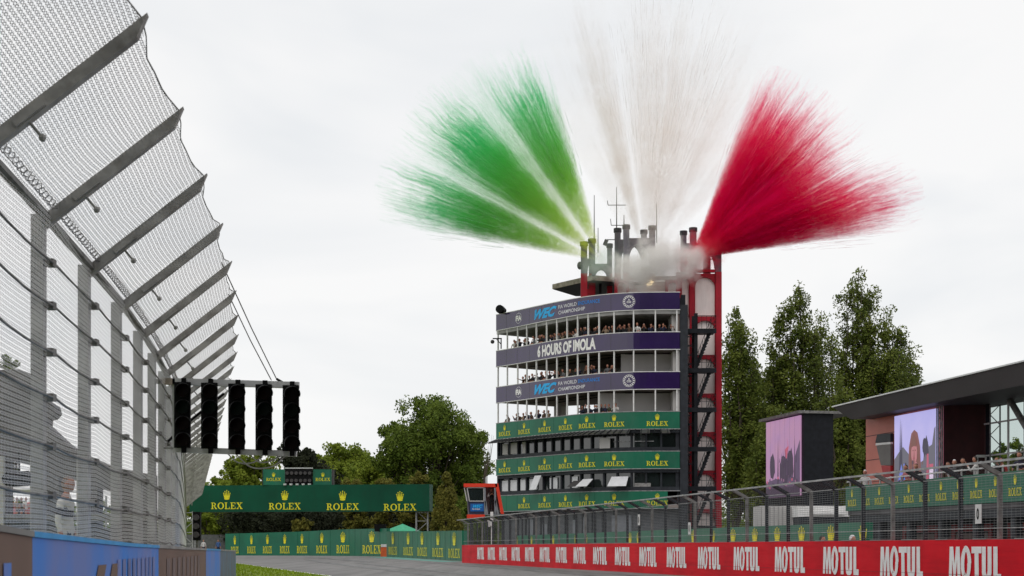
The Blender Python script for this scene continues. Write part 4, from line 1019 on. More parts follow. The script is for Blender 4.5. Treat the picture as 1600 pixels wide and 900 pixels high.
# truck, container
t = empty('container', (XP(1216, 100), 100, 0), 'plain grey container behind the fence under the left screen', 'container')
g = MB(); g.box(XP(1188, 100), XP(1244, 100), 100, 103, 0, 3.65); g.build('body', M['grey_wall'], t)
g = MB()
for k in range(9): x = XP(1189+k*6.6, 100); g.box(x, x+.05, 99.97, 99.998, .1, 3.6)
g.build('rib', M['concrete'], t)
t = empty('hospitality_truck', (XP(1285, 98), 98, 0), 'white roofed truck with dark side behind the fence between the screens', 'truck')
x0, x1 = XP(1246, 98), XP(1328, 98)
g = MB(); g.box(x0, x1, 98, 101, 2.9, 3.6); g.box(x0+.8, x1-.4, 97.6, 98, 3.05, 3.25); g.build('roof', M['white_paint'], t)
g = MB(); g.box(x0+.1, x1-.1, 98.1, 100.9, .8, 2.89); g.build('body', M['dark_frame'], t)
g = MB()
for k in range(3): g.box(x0+.4+k*1.1, x0+1.2+k*1.1, 98.04, 98.098, 1.7, 2.6)
g.build('window', M['glass_dark'], t)
for x in (x0+.7, x1-.8):
    g = MB(); g.tube([(x, 98.0, .45), (x, 98.3, .45)], .45, 16); g.build('wheel', M['rubber'], t)
t = empty('car', (XP(1047, 104), 104, 0), 'dark blue car behind the low green wall below the stair', 'car')
g = MB(); c = XP(1047, 104); g.prism([(c-2, .3), (c+2, .3), (c+2, .9), (c+1.2, 1.0), (c+.6, 1.75), (c-1.1, 1.8), (c-1.9, 1.05)], [], wallfn(100.4), 1.7); g.build('body', mat('car_blue', (.02, .05, .15), .25), t)
for x in (c-1.2, c+1.2):
    g = MB(); g.tube([(x, 100.3, .32), (x, 100.6, .32)], .32, 14); g.build('wheel', M['rubber'], t)
g = MB(); g.box(c-1.0, c+.5, 100.36, 100.395, 1.2, 1.65); g.build('window', M['glass_dark'], t)

# ------------------------------------------------------------------ big screens
def scr_mat(name, col, e=1.0, c2=None):
    m_ = mat(name, col, .5, var=.0 if not c2 else .02, scale=.6, var2=c2); b = m_.node_tree.nodes['Principled BSDF']
    b.inputs['Base Color'].default_value = (.02, .02, .02, 1)
    for l in list(m_.node_tree.links):
        if l.to_socket == b.inputs['Base Color']: m_.node_tree.links.new(l.from_socket, b.inputs['Emission Color']); m_.node_tree.links.remove(l)
    b.inputs['Emission Color'].default_value = (*col, 1); b.inputs['Emission Strength'].default_value = e; return m_
def screen(name, D, px0, px1, h0, h1, label, base, depth, picfn):
    Ya, Yb = D*F/(px0-320), D*F/(px1-320); p_ = Path([DY(D, Ya), DY(D, Yb)])
    t = empty(name, (*p_.pt(p_.L/2), 0), label, 'screen'); g = MB(); g.strip(p_, 0, p_.L, h0, h1, 0, -.12); s_ = g.build('display', base, t)
    W, Hh = p_.L, h1-h0
    def shp(pts, m_, off, nm='picture_shape'):
        g = MB(); q = [p_.pt(x*W, off) for x, y in pts]; g.face([(a.x, a.y, h0+y*Hh) for a, (x, y) in zip(q, pts)]); return g.build(nm, m_, s_)
    picfn(shp); return t, p_
def ell(cx, cy, rx, ry, n=20, jit=0):
    r_ = random.Random(3); return [(cx+rx*cos(i/n*math.tau)*(1+r_.uniform(-jit, jit)), cy+ry*sin(i/n*math.tau)*(1+r_.uniform(-jit, jit))) for i in range(n)]
pink = scr_mat('pink_sky_image', (.46, .24, .38), .95, (.40, .22, .40)); sil = scr_mat('silhouette_image', (.05, .032, .06)); sil2 = scr_mat('silhouette_purple', (.10, .065, .12)); redi = scr_mat('red_image', (.45, .09, .15)); pnk2 = scr_mat('dull_pink_image', (.24, .12, .20))
def pic1(sh):
    sh([(0, 0), (1, 0), (1, .20), (.7, .26), (.5, .22), (.3, .24), (0, .20)], sil2, .004)
    sh(ell(.20, .40, .075, .17, 14, .15), sil, .006); sh([(.34, .05), (.39, .05), (.37, .82)], sil, .008); sh([(.82, .05), (.88, .05), (.85, .82)], sil, .0095)
    sh([(.9, .05), (1, .05), (1, .70), (.86, .5), (.84, .3)], sil2, .005)
    sh(ell(.55, .34, .13, .20, 18, .3), sil, .0065); sh(ell(.73, .40, .09, .2, 16, .25), sil, .0075); sh([(.58, .5), (.62, .48), (.68, .62), (.63, .76), (.66, .64), (.57, .6)], redi, .010)
    sh([(0, -.0), (1, .0), (1, .12), (0, .12)], sil, .0085)
    r_ = random.Random(6)
    for k in range(26): sh(ell(r_.uniform(.04, .96), r_.uniform(.10, .26), .022, .022, 7, .2), (sil, sil2, redi, pnk2)[k % 4], .012+k*.0004)
    for k in range(14): 
        x_ = r_.uniform(.4, .95); y_ = r_.uniform(.25, .5); sh([(x_, y_), (x_+.02, y_), (x_+.012, y_+r_.uniform(.06, .2))], (sil2, sil)[k % 2], .024+k*.0004)
    for k in range(1, 7): sh([(k/7, 0), (k/7+.004, 0), (k/7+.004, 1), (k/7, 1)], sil2, .033+k*.0003)
screen('video_screen', 45, 1197, 1250, 4.9, 10.95, 'large pink video screen with dark tower silhouettes left of the poplars', pink, .1, pic1)
sp_ = Path([DY(45.15, 45*F/876), DY(45.15, 45*F/931)])
t = empty('screen_tower', (*sp_.pt(3), 0), 'tall black screen housing with flat roof behind the pink video screen', 'screen stand')
g = MB(); g.strip(sp_, -.1, sp_.L+.15, 3.0, 11.05, -.02, -2.4); g.build('housing', M['dark_steel'], t)
g = MB(); g.strip(sp_, -.6, sp_.L+.4, 11.06, 11.26, .5, -4.2); g.build('roof', M['galv_dark'], t)
g = MB(); g.strip(sp_, 0, .3, 0, 3.0, -.1, -.4); g.strip(sp_, sp_.L-.3, sp_.L, 0, 3.0, -.1, -.4); g.strip(sp_, 0, .3, 0, 3.0, -2, -2.3); g.strip(sp_, sp_.L-.3, sp_.L, 0, 3.0, -2, -2.3); g.build('leg', M['dark_steel'], t)
lil = scr_mat('lilac_sky_image', (.40, .39, .78), .95, (.50, .46, .80)); gri = scr_mat('grey_image', (.12, .115, .15)); hai = scr_mat('hair_image', (.17, .07, .06)); fac = scr_mat('face_image', (.44, .17, .19)); blu = scr_mat('blue_image', (.15, .20, .62)); blu2 = scr_mat('bright_blue_image', (.02, .25, .80)); drk = scr_mat('dark_image', (.04, .035, .06)); whi = scr_mat('white_image', (.75, .62, .80)); hai2 = scr_mat('auburn_image', (.20, .075, .07))
def pic2(sh):
    sh([(0, 0), (1, 0), (1, .42), (.82, .46), (.6, .40), (.4, .50), (.22, .62), (.1, .55), (0, .48)], gri, .004)
    sh([(.12, .3), (.17, .3), (.155, .98)], drk, .006); sh([(.155, .3), (.21, .3), (.19, .93)], drk, .0065)
    sh([(.06, .0), (.2, .0), (.24, .25), (.18, .42), (.09, .2)], blu, .008); sh(ell(.30, .25, .09, .055), blu2, .009)
    sh([(.70, .35), (.75, .62), (.80, .66), (.85, .58), (.92, .60), (.97, .78), (1, .8), (1, .35)], gri, .007)
    sh(ell(.77, .58, .07, .12, 16, .35), drk, .0075)
    sh([(.34, .0), (.36, .35), (.37, .60), (.43, .76), (.50, .80), (.58, .76), (.64, .6), (.66, .35), (.72, 0)], hai2, .010)
    sh([(.39, .12), (.38, .45), (.44, .7), (.49, .76), (.50, .1)], hai, .012); sh([(.58, .1), (.57, .6), (.62, .5), (.66, .1)], hai, .0125)
    sh(ell(.50, .53, .075, .12), fac, .014); sh([(.45, 0), (.56, 0), (.56, .42), (.46, .42)], fac, .0135)
    sh(ell(.475, .56, .014, .008, 8), hai, .016); sh(ell(.53, .56, .014, .008, 8), hai, .0163); sh(ell(.50, .47, .025, .01, 8), redi, .0167)
    sh(ell(.47, .42, .022, .03, 10), drk, .017); sh([(.455, .22), (.49, .22), (.485, .40), (.46, .40)], drk, .0175)
    r_ = random.Random(9)
    for k in range(30): sh(ell(r_.uniform(.03, .97), r_.uniform(.05, .42), r_.uniform(.01, .03), r_.uniform(.01, .03), 7, .3), (gri, drk, hai, blu)[k % 4], .0046+k*.0001)
    for k in range(16): 
        x_ = .5+r_.uniform(-.14, .14); y_ = r_.uniform(.05, .4); sh([(x_, y_), (x_+.02, y_+.01), (x_+.012, y_+r_.uniform(.15, .3))], (hai, hai2)[k % 2], .0180+k*.0002)
    sh([(.445, .60), (.50, .61), (.555, .60), (.56, .68), (.50, .74), (.44, .68)], hai, .0225)
    sh([(.78, .02), (.85, .02), (.84, .5), (.80, .5)], redi, .011); sh([(.86, .12), (.95, .12), (.95, .34), (.86, .34)], whi, .0115); sh([(.86, .345), (.95, .345), (.95, .38), (.86, .38)], redi, .0118)
screen('video_screen', 29.9, 1397.5, 1462, 3.0, 6.62, 'bright video screen showing a long haired singer under the grey roof', lil, .1, pic2)

# ------------------------------------------------------------------ pit building on the right
pb_ = empty('pit_building', (*DY(32, 62), 0), 'low pit building with slanted grey roof, terrace and glass front on the right', 'building')
def dp(D, Y0, Y1): return Path([DY(D, Y0), DY(D, Y1)])
Yt, Yn = 70.9, 44.0
# roof: fascia leaning outwards, pointed far end, soffit
g = MB()
def RP(D, Y, z): x, y = DY(D, Y); return Vector((x, y, z))
prof_far = [RP(29.0, Yt, 7.40), RP(29.25, Yt-1.35, 6.74)]
n = 8
for i in range(n):
    a, b = i/n, (i+1)/n
    t0 = RP(29, Yt+(Yn-Yt)*a, 7.40+.16*a); t1 = RP(29, Yt+(Yn-Yt)*b, 7.40+.16*b)
    b0 = RP(29.25, Yt-1.35+(Yn-Yt+1.35)*a, 6.74); b1 = RP(29.25, Yt-1.35+(Yn-Yt+1.35)*b, 6.74)
    g.face([b0, b1, t1, t0])
    s0, s1 = b0+Vector((3.6, .7, .06)), b1+Vector((3.6, .7, .06))
    g.face([b1, b0, s0, s1]); u0, u1 = t0+Vector((3.6, .7, .1)), t1+Vector((3.6, .7, .1)); g.face([t0, t1, u1, u0]); 
    if i == 0: g.face([t0, u0, s0, b0])
g.build('roof', M['roof_grey'], pb_)
g = MB(); tp = dp(28.98, Yt, Yn); g.strip(tp, 0, tp.L, lambda u: 7.405+.16*u/tp.L, lambda u: 7.46+.16*u/tp.L, .05, -.6); g.build('roof_edge', M['galv_light'], pb_)
fl = 2.54
g = MB(); p_ = dp(30.3, 70.4, 63.0); g.strip(p_, 0, p_.L, 2.4, 6.8, 0, -.3); w1 = g.build('salmon_wall', M['salmon'], pb_)
g = MB()
for z in (6.0, 4.9, 3.9): g.strip(p_, .02, 3.0, z, z+.03, .008, .001)
g.build('cladding_joint', M['maroon'], w1)
g = MB(); a, b = RP(30.3, 62.98, 0), RP(32.0, 62.96, 0)
g.hexa([Vector((a.x, a.y, 2.4)), Vector((b.x+.2, b.y, 2.4)), Vector((b.x+.2, b.y+.3, 2.4)), Vector((a.x, a.y+.3, 2.4))], [Vector((a.x, a.y, 6.95)), Vector((b.x+.2, b.y, 6.95)), Vector((b.x+.2, b.y+.3, 6.95)), Vector((a.x, a.y+.3, 6.95))]); g.build('return_wall', M['maroon'], pb_)
# leaning black and grey corner fin beside the screen
p_ = dp(30.15, 70.5, 67.5)
def fin(pts, m_, nm):
    g = MB(); g.prism(pts, [], lambda u, z, d: (p_.pt(u, .02-d).x, p_.pt(u, .02-d).y, z), .12); g.build(nm, m_, pb_)
def fx(px): return p_.upx(px)
def fzz(px, py): 
    q = p_.pt(fx(px)); return HC+(HZ-py)/F*q.y
def fq(l, m_, nm): fin([(fx(a), fzz(a, b)) for a, b in l], m_, nm)
fq([(1368, 692), (1371, 679), (1392, 677), (1396, 690)], M['dark_frame'], 'fin_top'); fq([(1368.5, 696), (1369, 692.5), (1396, 690.5), (1396, 694)], M['white_paint'], 'fin_band')
fq([(1370, 696.5), (1396, 694.5), (1396, 727), (1377, 727)], mat('olive_grey', (.13, .12, .115), .6), 'fin_body'); fq([(1377.5, 727.5), (1396, 727.5), (1397, 750), (1382, 750)], mat('fin_red', (.35, .01, .015), .5), 'fin_base')
# glass front
gl = dp(32.0, 62.9, 46); g = MB(); g.strip(gl, 0, gl.L, fl+.1, 6.85, 0, -.04); g.build('glazing', M['glass_pale'], pb_)
g = MB(); g.strip(gl, .0, .30, fl, 6.86, .03, .005); g.build('dark_glazing', M['dark_steel'], pb_)
g = MB()
for z in (3.55, 4.65, 5.95): g.strip(gl, 0, gl.L, z, z+.06, .10, .03)
for k in range(14):
    u = 1.85+k*1.25; g.strip(gl, u, u+.06, fl, 6.85, .10, .03)
g.build('window_frame', M['grey_wall'], pb_)
g = MB(); xq = RP(32, 62.9, 0).x; g.box(xq-.42, xq-.36, 62.8, 62.93, fl, 4.72); g.box(xq-.05, xq+.01, 62.8, 62.93, fl, 4.72); g.box(xq-.359, xq-.051, 62.8, 62.93, 4.62, 4.72); g.build('door_frame', M['white_paint'], pb_)
g = MB(); g.tube([P(1574, 618, 60.8), P(1606, 672, 58.6)], .13, 10); g.build('diagonal_column', M['galv_dark'], pb_)
g = MB(); g.beam(RP(31.2, 63.2, fl), RP(31.2, 63.2, 6.7), .07); g.build('drain_pipe', M['charcoal'], pb_)
# terrace slab, banner rail, garages
tr_ = dp(28, 66.9, 44)
g = MB(); g.strip(tr_, 0, tr_.L, fl-.22, fl, -.02, -4.5); g.build('terrace_slab', M['concrete_dark'], pb_)
g = MB()
for k in range(24): u = .2+k; g.strip(tr_, u, u+.04, fl+.001, fl+1.3, .0, -.05)
g.strip(tr_, 0, tr_.L, fl+1.22, fl+1.27, .05, -.03); g.build('terrace_railing', M['galv_light'], pb_)
bnp = dp(27.95, 66.95, 44); g = MB(); g.strip(bnp, 0, bnp.L, fl-.02, fl+1.04, .02, 0); bn = g.build('banner', mat('banner_green', (.012, .13, .075), .5, var=.15), pb_)
for k in range(17):
    u = .7+k*1.36; g = MB(); logo_on(g, bnp, u, .88, fl+.18, fl+.45, fl+.56, fl+.93, .30, .03); g.build('logo', M['yellow_print'], bn)
g = MB(); g.strip(tr_, 0, tr_.L, fl-.55, fl-.24, -.05, -.4)
for k in range(9): u = .1+k*2.7; g.strip(tr_, u, u+.3, 0, fl-.56, -.1, -.4)
g.build('terrace_beam', M['dark_frame'], pb_)
gw = dp(30, 77, 44); g = MB(); g.strip(gw, 0, gw.L, 0, fl-.25, 0, -.2); g.build('garage_wall', M['dark_steel'], pb_)
g = MB()
for k in range(5):
    u = 11.3+k*4.4
    g.strip(gw, u, u+3.2, 1.55, 1.85, .06, .002); g.strip(gw, u, u+.25, 0, 1.54, .06, .002); g.strip(gw, u+2.95, u+3.2, 0, 1.54, .06, .002)
g.build('garage_frame', mat('garage_red', (.30, .012, .02), .5), pb_)
g = MB()
for k in range(5): u = 11.6+k*4.4; g.strip(gw, u, u+2.6, 0, 1.5, .03, .001)
g.build('garage_door', M['ceiling'], pb_)
# truss by the screen
t = empty('screen_truss', (*DY(29.8, 66.2), 2.54), 'black lattice truss standing at the right side of the singer screen', 'truss')
g = MB(); q0, q1 = P(1465.5, 700, 62.4), P(1473.5, 700, 62.2)
for x in (q0.x, q1.x):
    for y in (62.3, 62.55): g.beam((x, y, 2.54), (x, y, 6.72), .045)
g.build('upright', M['galv_dark'], t)
g = MB()
for k in range(10):
    z = 2.6+k*.41; a, b = (q0.x, q1.x) if k % 2 else (q1.x, q0.x); g.beam((a, 62.3, z), (b, 62.3, z+.41), .028)
g.build('lattice', M['galv'], t)
t = empty('screen_truss', (*DY(31.8, 62), 2.54), 'dark lattice truss inside the terrace beside the glass door', 'truss')
g = MB(); xx, yy = DY(31.7, 62.0)
for dx in (0, .4): g.beam((xx+dx, yy, 2.54), (xx+dx, yy, 6.7), .05)
for k in range(10):
    z = 2.6+k*.41; a, b = (0, .4) if k % 2 else (.4, 0); g.beam((xx+a, yy, z), (xx+b, yy, z+.41), .03)
g.build('lattice', M['galv_dark'], t)
# people on the terrace
for px, dD, ps, sh, hr, fa, lab in (
    (1352, .6, 'stand', 'white', 'white', .3, 'person with a white cap at the far left end of the terrace'),
    (1420, .5, 'lean', 'pink', 'dark', -.2, 'person in a pink top leaning on the terrace rail below the singer screen'),
    (1434, .5, 'lean', 'black', 'dark', .2, 'person in black leaning on the terrace rail below the singer screen'),
    (1482, 1.2, 'stand', 'brown', 'dark', .1, 'person in brown standing by the maroon wall on the terrace'),
    (1492, .6, 'lean', 'grey', 'white', .5, 'person with a white cap bending over the terrace rail beside the truss'),
    (1504, .5, 'point', 'black', 'dark', .9, 'person in black reaching along the terrace rail beside the truss'),
    (1525, .5, 'phone', 'white', 'dark', -1.0, 'person in white with raised arms at the terrace rail by the door'),
    (1558, 1.6, 'stand', 'black', 'fair', .2, 'person in black behind the terrace rail in front of the glass'),
    (1566, 1.8, 'stand', 'red', 'dark', -.3, 'person in red behind the terrace rail in front of the glass'),
    (1596, .6, 'lean', 'navy', 'dark', .1, 'person in navy at the right edge of the terrace')):
    D = 28+dD; Y = D*F/(px-320); x, y = DY(D, Y); person((x, y, fl), fa-.9, ps, sh, 'black', hr, lab, 'people on the terrace')
# heads beyond the red wall
for px, hr, lab in ((1283, 'dark', 'person with dark hair behind the red wall below the truck'), (1330, 'white', 'person with a white cap behind the red wall below the green banner')):
    D = 18.2; Y = D*F/(px-320); x, y = DY(D, Y); person((x, y, -.48), 1.2, 'stand', 'black', 'black', hr, lab, s=1)

# ------------------------------------------------------------------ left background behind the catch fence
Yg = 34.0
t = empty('concrete_grandstand', (XP(60, Yg), Yg, 0), 'grey concrete stand with stepped outline and openings behind the catch fence', 'building')
def G(px, py): q = P(px, py, Yg); return (q.x, q.z)
out = [G(-130, 560), G(0, 578), G(30, 577), G(42, 582), G(52, 598), G(66, 622), G(84, 634), G(87, 645), G(80, 653), G(73, 654), G(72, 664), G(100, 690), G(118, 704), G(170, 728), G(238, 742), G(238, 868), G(-130, 868)]
holes = [[G(9, 716), G(50, 728), G(50, 803), G(9, 803)], [G(92, 745), G(122, 752), G(122, 822), G(92, 822)], [G(152, 763), G(175, 768), G(175, 825), G(152, 825)], [G(-60, 716), G(-20, 720), G(-20, 803), G(-60, 803)]]
g = MB(); g.prism(out, holes, wallfn(Yg), .5); g.build('wall', M['concrete_dark'], t)
g = MB()
for a, b in ((50, 57), (122.5, 127), (175.5, 180), (3, 8.5)):
    q0, q1 = G(a, 720), G(b, 720); g.box(q0[0], q1[0], Yg-.15, Yg-.003, 0, q0[1]+.1)
g.build('pier', M['grey_wall'], t)
g = MB(); a, b = G(9, 803), G(236, 803); g.box(a[0], b[0], Yg-.1, Yg-.003, b[1]-.15, b[1]); g.build('sill', M['galv_dark'], t)
t = empty('hanging_speaker', P(30, 748, 33), 'dark rounded loudspeaker hanging in the opening of the concrete stand', 'speaker')
g = MB(); c = P(30, 749, 33); g.tube([c+Vector((-.35, 0, 0)), c+Vector((-.25, 0, 0)), c+Vector((.2, 0, .02)), c+Vector((.3, 0, .02))], [.08, .17, .17, .08], 10); g.build('housing', M['rubber'], t)
g = MB(); g.beam(c, (c.x, c.y, c.z+.6), .03); g.build('hanger', M['dark_steel'], t)
t = empty('white_tent', (XP(60, 70), 70, 0), 'white tent roof behind the openings of the concrete stand', 'tent')
g = MB(); x0, x1 = XP(-20, 70), XP(80, 70); z0, z1 = P(0, 765, 70).z, P(0, 742, 70).z
g.face([(x0, 70, z0), (x1, 70, z0), ((x0+x1)/2+1, 73, z1+.6)]); g.face([(x1, 70, z0), (x1, 76, z0), ((x0+x1)/2+1, 73, z1+.6)]); g.face([(x0, 70, z0), ((x0+x1)/2+1, 73, z1+.6), (x0, 76, z0)])
x2, x3 = XP(84, 72), XP(165, 72); g.face([(x2, 72, z0+.1), (x3, 72, z0-.2), ((x2+x3)/2, 74.5, z1+.3)]); g.face([(x3, 72, z0-.2), (x3, 77, z0), ((x2+x3)/2, 74.5, z1+.3)])
g.build('roof', M['white_paint'], t)
g = MB()
for x in (x0, x1, x2, x3): g.beam((x, 72.1, 0), (x, 72.1, z0-.22), .08)
g.build('pole', M['galv'], t)
t = empty('seating_stand', (XP(30, 95), 96, 0), 'stepped seating stand full of spectators seen through the left opening', 'stand')
g = MB()
for k in range(5): g.box(XP(-40, 95), XP(60, 95), 94+k*.9, 94+(k+1)*.9, 0, 1.0+k*.45)
g.build('step', M['concrete'], t)
i = 0
for k in range(4):
    for j in range(6):
        x = XP(9+j*7.2+(k % 2)*3, 94.4+k*.9); i += 1
        person((x, 94.4+k*.9, 1.0+k*.45), .2, 'stand', ['red', 'black', 'white', 'tan', 'navy', 'pink', 'olive'][(i*3+k) % 7], 'black', hairs[i % 6], f'spectator {ORD[j]} from the left in the {["front", "second", "third", "back"][k]} row of the distant seating stand', 'spectators in the seating stand', 1)
q = P(103, 0, 21.5)
person((q.x, 21.5, .16), 1.5, 'stand', 'white', 'navy', 'crop', 'person in a white and black shirt standing behind the catch fence', s=1)
pn = bpy.data.objects[-1] if False else None
for o in bpy.data.objects:
    if o.get('label') == 'person in a white and black shirt standing behind the catch fence':
        me = o.data.copy(); o.data = me; me.materials.append(CM['black'])
        for p_ in me.polygons:
            if p_.material_index == 1 and 1.20 < p_.center.z < 1.32: p_.material_index = 6
for px, sh, lab in ((318, 'white', 'person in white standing by the far end of the catch fence'), (341, 'blue', 'person in blue standing left of the green board wall')):
    person((XP(px, 190), 190, .0), .2, 'stand', sh, 'navy', 'dark', lab, s=1.1)
t = empty('lamp_mast', (XP(367, 200), 200, 0), 'thin mast with a small cross head behind the green board wall', 'mast')
g = MB(); g.beam((XP(367, 200), 200, 0), (XP(367, 200), 200, P(0, 801, 200).z), .14); g.build('pole', M['grey_wall'], t)
g = MB(); zz = P(0, 801, 200).z; g.box(XP(364, 200), XP(370.5, 200), 199.9, 200.1, zz, zz+.14); g.build('head', M['white_paint'], t)
t = empty('side_signal', (XP(305, 100), 100, 0), 'small dark signal lamp column at the far end of the catch fence', 'signal light')
g = MB(); c = P(307, 822, 75); g.box(c.x-.18, c.x+.18, 75, 75.3, c.z-.7, c.z+.7); hs = g.build('housing', M['rubber'], t)
g = MB(); g.beam((c.x, 75.15, 0), (c.x, 75.15, c.z-.7), .1); g.build('pole', M['galv_dark'], t)
for j in range(3):
    g = MB(); g.tube([(c.x, 75, c.z-.42+j*.42), (c.x, 74.8, c.z-.42+j*.42)], .15, 10); g.build('lamp', M['charcoal'], hs)
g = MB(); g.strip(Path([(-50, 196), (-36, 196)]), 0, 14, 0, 2.6, 0, -.1); tag(g.build('mesh_fence', mat('fence_grey', (.10, .105, .10), .7, var=.3)), 'grey screened fence left of the green board wall', 'fence')

# ------------------------------------------------------------------ trees
def leaves(g, cx, cy, cz, r, n, size, rnd, rz=None):
    rz = rz or r
    for _ in range(n):
        while True:
            x, y, z = rnd.uniform(-1, 1), rnd.uniform(-1, 1), rnd.uniform(-1, 1)
            d = x*x+y*y+z*z
            if d <= 1 and rnd.random() < .25+.75*d: break
        c = Vector((cx+x*r, cy+y*r, cz+z*rz)); a = Vector((rnd.gauss(0, 1), rnd.gauss(0, 1), rnd.gauss(0, 1))).normalized()
        b = a.orthogonal().normalized(); a = a*size*rnd.uniform(.6, 1.3); b = b*size*rnd.uniform(.4, .9)
        k = len(g.v); g.v += [c-a, c+b, c+a*1.05, c-b]; g.f.append((k, k+1, k+2, k+3)); g.mi.append(0)
def tree_base(name, x, y, label, group=None): return empty(name, (x, y, 0), label, 'tree', group)
def poplar(px, top, wpx, Y, seed, label, nleaf=15000, lean=0, low=.1):
    rnd = random.Random(seed); x0 = XP(px, Y); H = HC+(HZ-top)/F*Y; W = wpx/F*Y/2
    t = tree_base('poplar_tree', x0, Y, label, 'poplar trees beside the tower'); tk = MB(); g = MB()
    limbs = []; nl = 8+int(W*2.2)
    for i in range(nl):
        a = rnd.random()*math.tau; rr = W*math.sqrt((i+.3)/nl)*.86; fr = 1-.40*(rr/W)**2.0*rnd.uniform(.75, 1.15); hz = H*(fr if i > 2 else (1.0, .95, .90)[i])
        limbs.append((x0+rr*cos(a), Y+rr*sin(a), hz, rr))
    cl = []
    for i, (lx, ly, hz, rr) in enumerate(limbs):
        zb = H*rnd.uniform(.03, .18); pts = []; m_ = 9
        for k in range(m_+1):
            q = k/m_; e = min(1, q*1.9)**.8; pts.append(Vector((x0+(lx-x0)*e+rnd.gauss(0, .12)+lean*q, Y+(ly-Y)*e+rnd.gauss(0, .12), zb+(hz-zb)*q)))
        tk.tube(pts, [max(.03, (.20 if i else .34)*(1-q/m_*.93)) for q in range(m_+1)], 5)
        for k in range(int(8+(hz-zb)*1.3)):
            q = rnd.uniform(low, 1)**.9; j = min(m_-1, int(q*m_)); c = pts[j].lerp(pts[j+1], q*m_-j); s_ = (1.15-.70*q)*W*.34+.45
            a = rnd.random()*math.tau; o = rnd.random()*s_*1.1; cl.append((c.x+o*cos(a), c.y+o*sin(a), min(c.z+rnd.uniform(-.2, .5), hz-.2), rnd.uniform(.45, 1.15)*(1.1-.35*q)))
    per = max(6, int(1.35*nleaf/len(cl)))
    for c in cl: leaves(g, c[0], c[1], c[2], c[3], int(per*rnd.uniform(.5, 1.5)), .165, rnd, c[3]*1.35)
    tk.build('trunk', M['bark'], t); g.build('crown', M['leaf_poplar'], t)
def broad(px, top, wpx, Y, seed, label, leafm, nleaf=16000, base=.16, sz=.17, name='broadleaf_tree', group=None, blobs=None, trunk=True, cr=1.0):
    rnd = random.Random(seed); x0 = XP(px, Y); H = HC+(HZ-top)/F*Y; W = wpx/F*Y/2
    t = tree_base(name, x0, Y, label, group); tk = MB(); g = MB(); cl = []
    nb_ = blobs or 46
    for i in range(nb_):
        while True:
            a, e = rnd.random()*math.tau, rnd.uniform(-1, 1); rr = rnd.random()**.42
            sx, sz_ = rr*math.sqrt(1-e*e), rr*e
            if rr > .45 or i % 5 == 0: break
        c = Vector((x0+W*.86*sx*cos(a), Y+W*.86*sx*sin(a), H*(base+(1-base)*.5)+H*(1-base)*.46*sz_)); r_ = W*.24*rnd.uniform(.7, 1.35)*cr
        if c.z+r_*.8 > H: c.z = H-r_*.8
        cl.append((c, r_))
        m_ = Vector((x0, Y, H*base*rnd.uniform(.8, 1.3))); mid = m_.lerp(c, .5)+Vector((0, 0, H*.05)); tk.tube([m_, mid, c], [.16*H/20, .09*H/20, .03], 5, cap=False)
    tk.tube([(x0, Y, 0), (x0+.1, Y, H*base*1.2), (x0, Y, H*.6)], [.45*H/20, .34*H/20, .1], 8)
    per = nleaf/len(cl)
    for c, r_ in cl:
        for q in range(9):     # each limb end carries several twig clumps, so the outline stays uneven
            d = Vector((rnd.gauss(0, 1), rnd.gauss(0, 1), rnd.gauss(0, .8))).normalized()*r_*rnd.uniform(.2, 1.2)
            leaves(g, c.x+d.x, c.y+d.y, min(c.z+d.z, H), r_*rnd.uniform(.30, .6), int(1.5*per/9*rnd.uniform(.6, 1.4)), sz, rnd)
    tk.build('trunk', M['bark'], t); g.build('crown', leafm, t)
broad(772, 778, 70, 142, 51, 'low hedge behind the marshal cabin and the tower foot', M['leaf_broad'], 6000, sz=.14, base=.0, name='hedge', cr=1.3)
poplar(1148, 481, 76, 165, 1, 'poplar directly right of the red stair tower', 17000)
poplar(1180, 560, 46, 172, 7, 'shorter poplar behind the left edge of the pink video screen', 11000)
poplar(1243, 446, 88, 168, 2, 'broad tall poplar above the pink video screen', 24000)
poplar(1285, 484, 60, 176, 3, 'thin poplar between the two tallest crowns', 9000)
poplar(1342, 423, 84, 166, 4, 'tallest poplar left of the grey roof tip', 19000)
poplar(1384, 486, 88, 163, 5, 'poplar standing just behind the grey roof tip', 19000)
poplar(1420, 535, 66, 168, 6, 'rightmost rounded poplar partly hidden by the grey roof', 13000)
poplar(1310, 590, 70, 158, 8, 'low poplar filling the gap right of the pink screen', 14000, low=.02)
poplar(1215, 640, 90, 156, 9, 'low poplar right behind the pink video screen', 14000, low=.02)
broad(673, 609, 178, 205, 21, 'largest broad green tree left of the control tower', M['leaf_broad'], 42000, sz=.20, blobs=110, base=.08)
broad(735, 655, 72, 212, 22, 'smaller green tree close to the left edge of the control tower', M['leaf_broad'], 12000, sz=.19, base=.05)
broad(748, 760, 60, 190, 31, 'low bush behind the marshal cabin', M['leaf_broad'], 6000, sz=.17, base=.02, name='bush')
broad(600, 700, 120, 225, 23, 'mid green tree left of the largest tree', M['leaf_bright'], 22000, sz=.22, base=.03, cr=1.2, blobs=60)
broad(545, 690, 120, 255, 24, 'pale green tree behind the right end of the small bridge board', M['leaf_bright'], 22000, sz=.25, base=.03, cr=1.25, blobs=60)
broad(495, 686, 70, 285, 30, 'distant pale tree top above the dark round tree', M['leaf_bright'], 14000, sz=.3, base=.03, cr=1.4)
broad(475, 697, 100, 228, 25, 'dark round tree directly behind the small bridge board', M['leaf_dark'], 30000, sz=.24, base=.02, cr=1.5, blobs=70)
broad(395, 706, 110, 235, 26, 'pale green tree behind the hanging start lights', M['leaf_bright'], 24000, sz=.23, base=.02, cr=1.3, blobs=60)
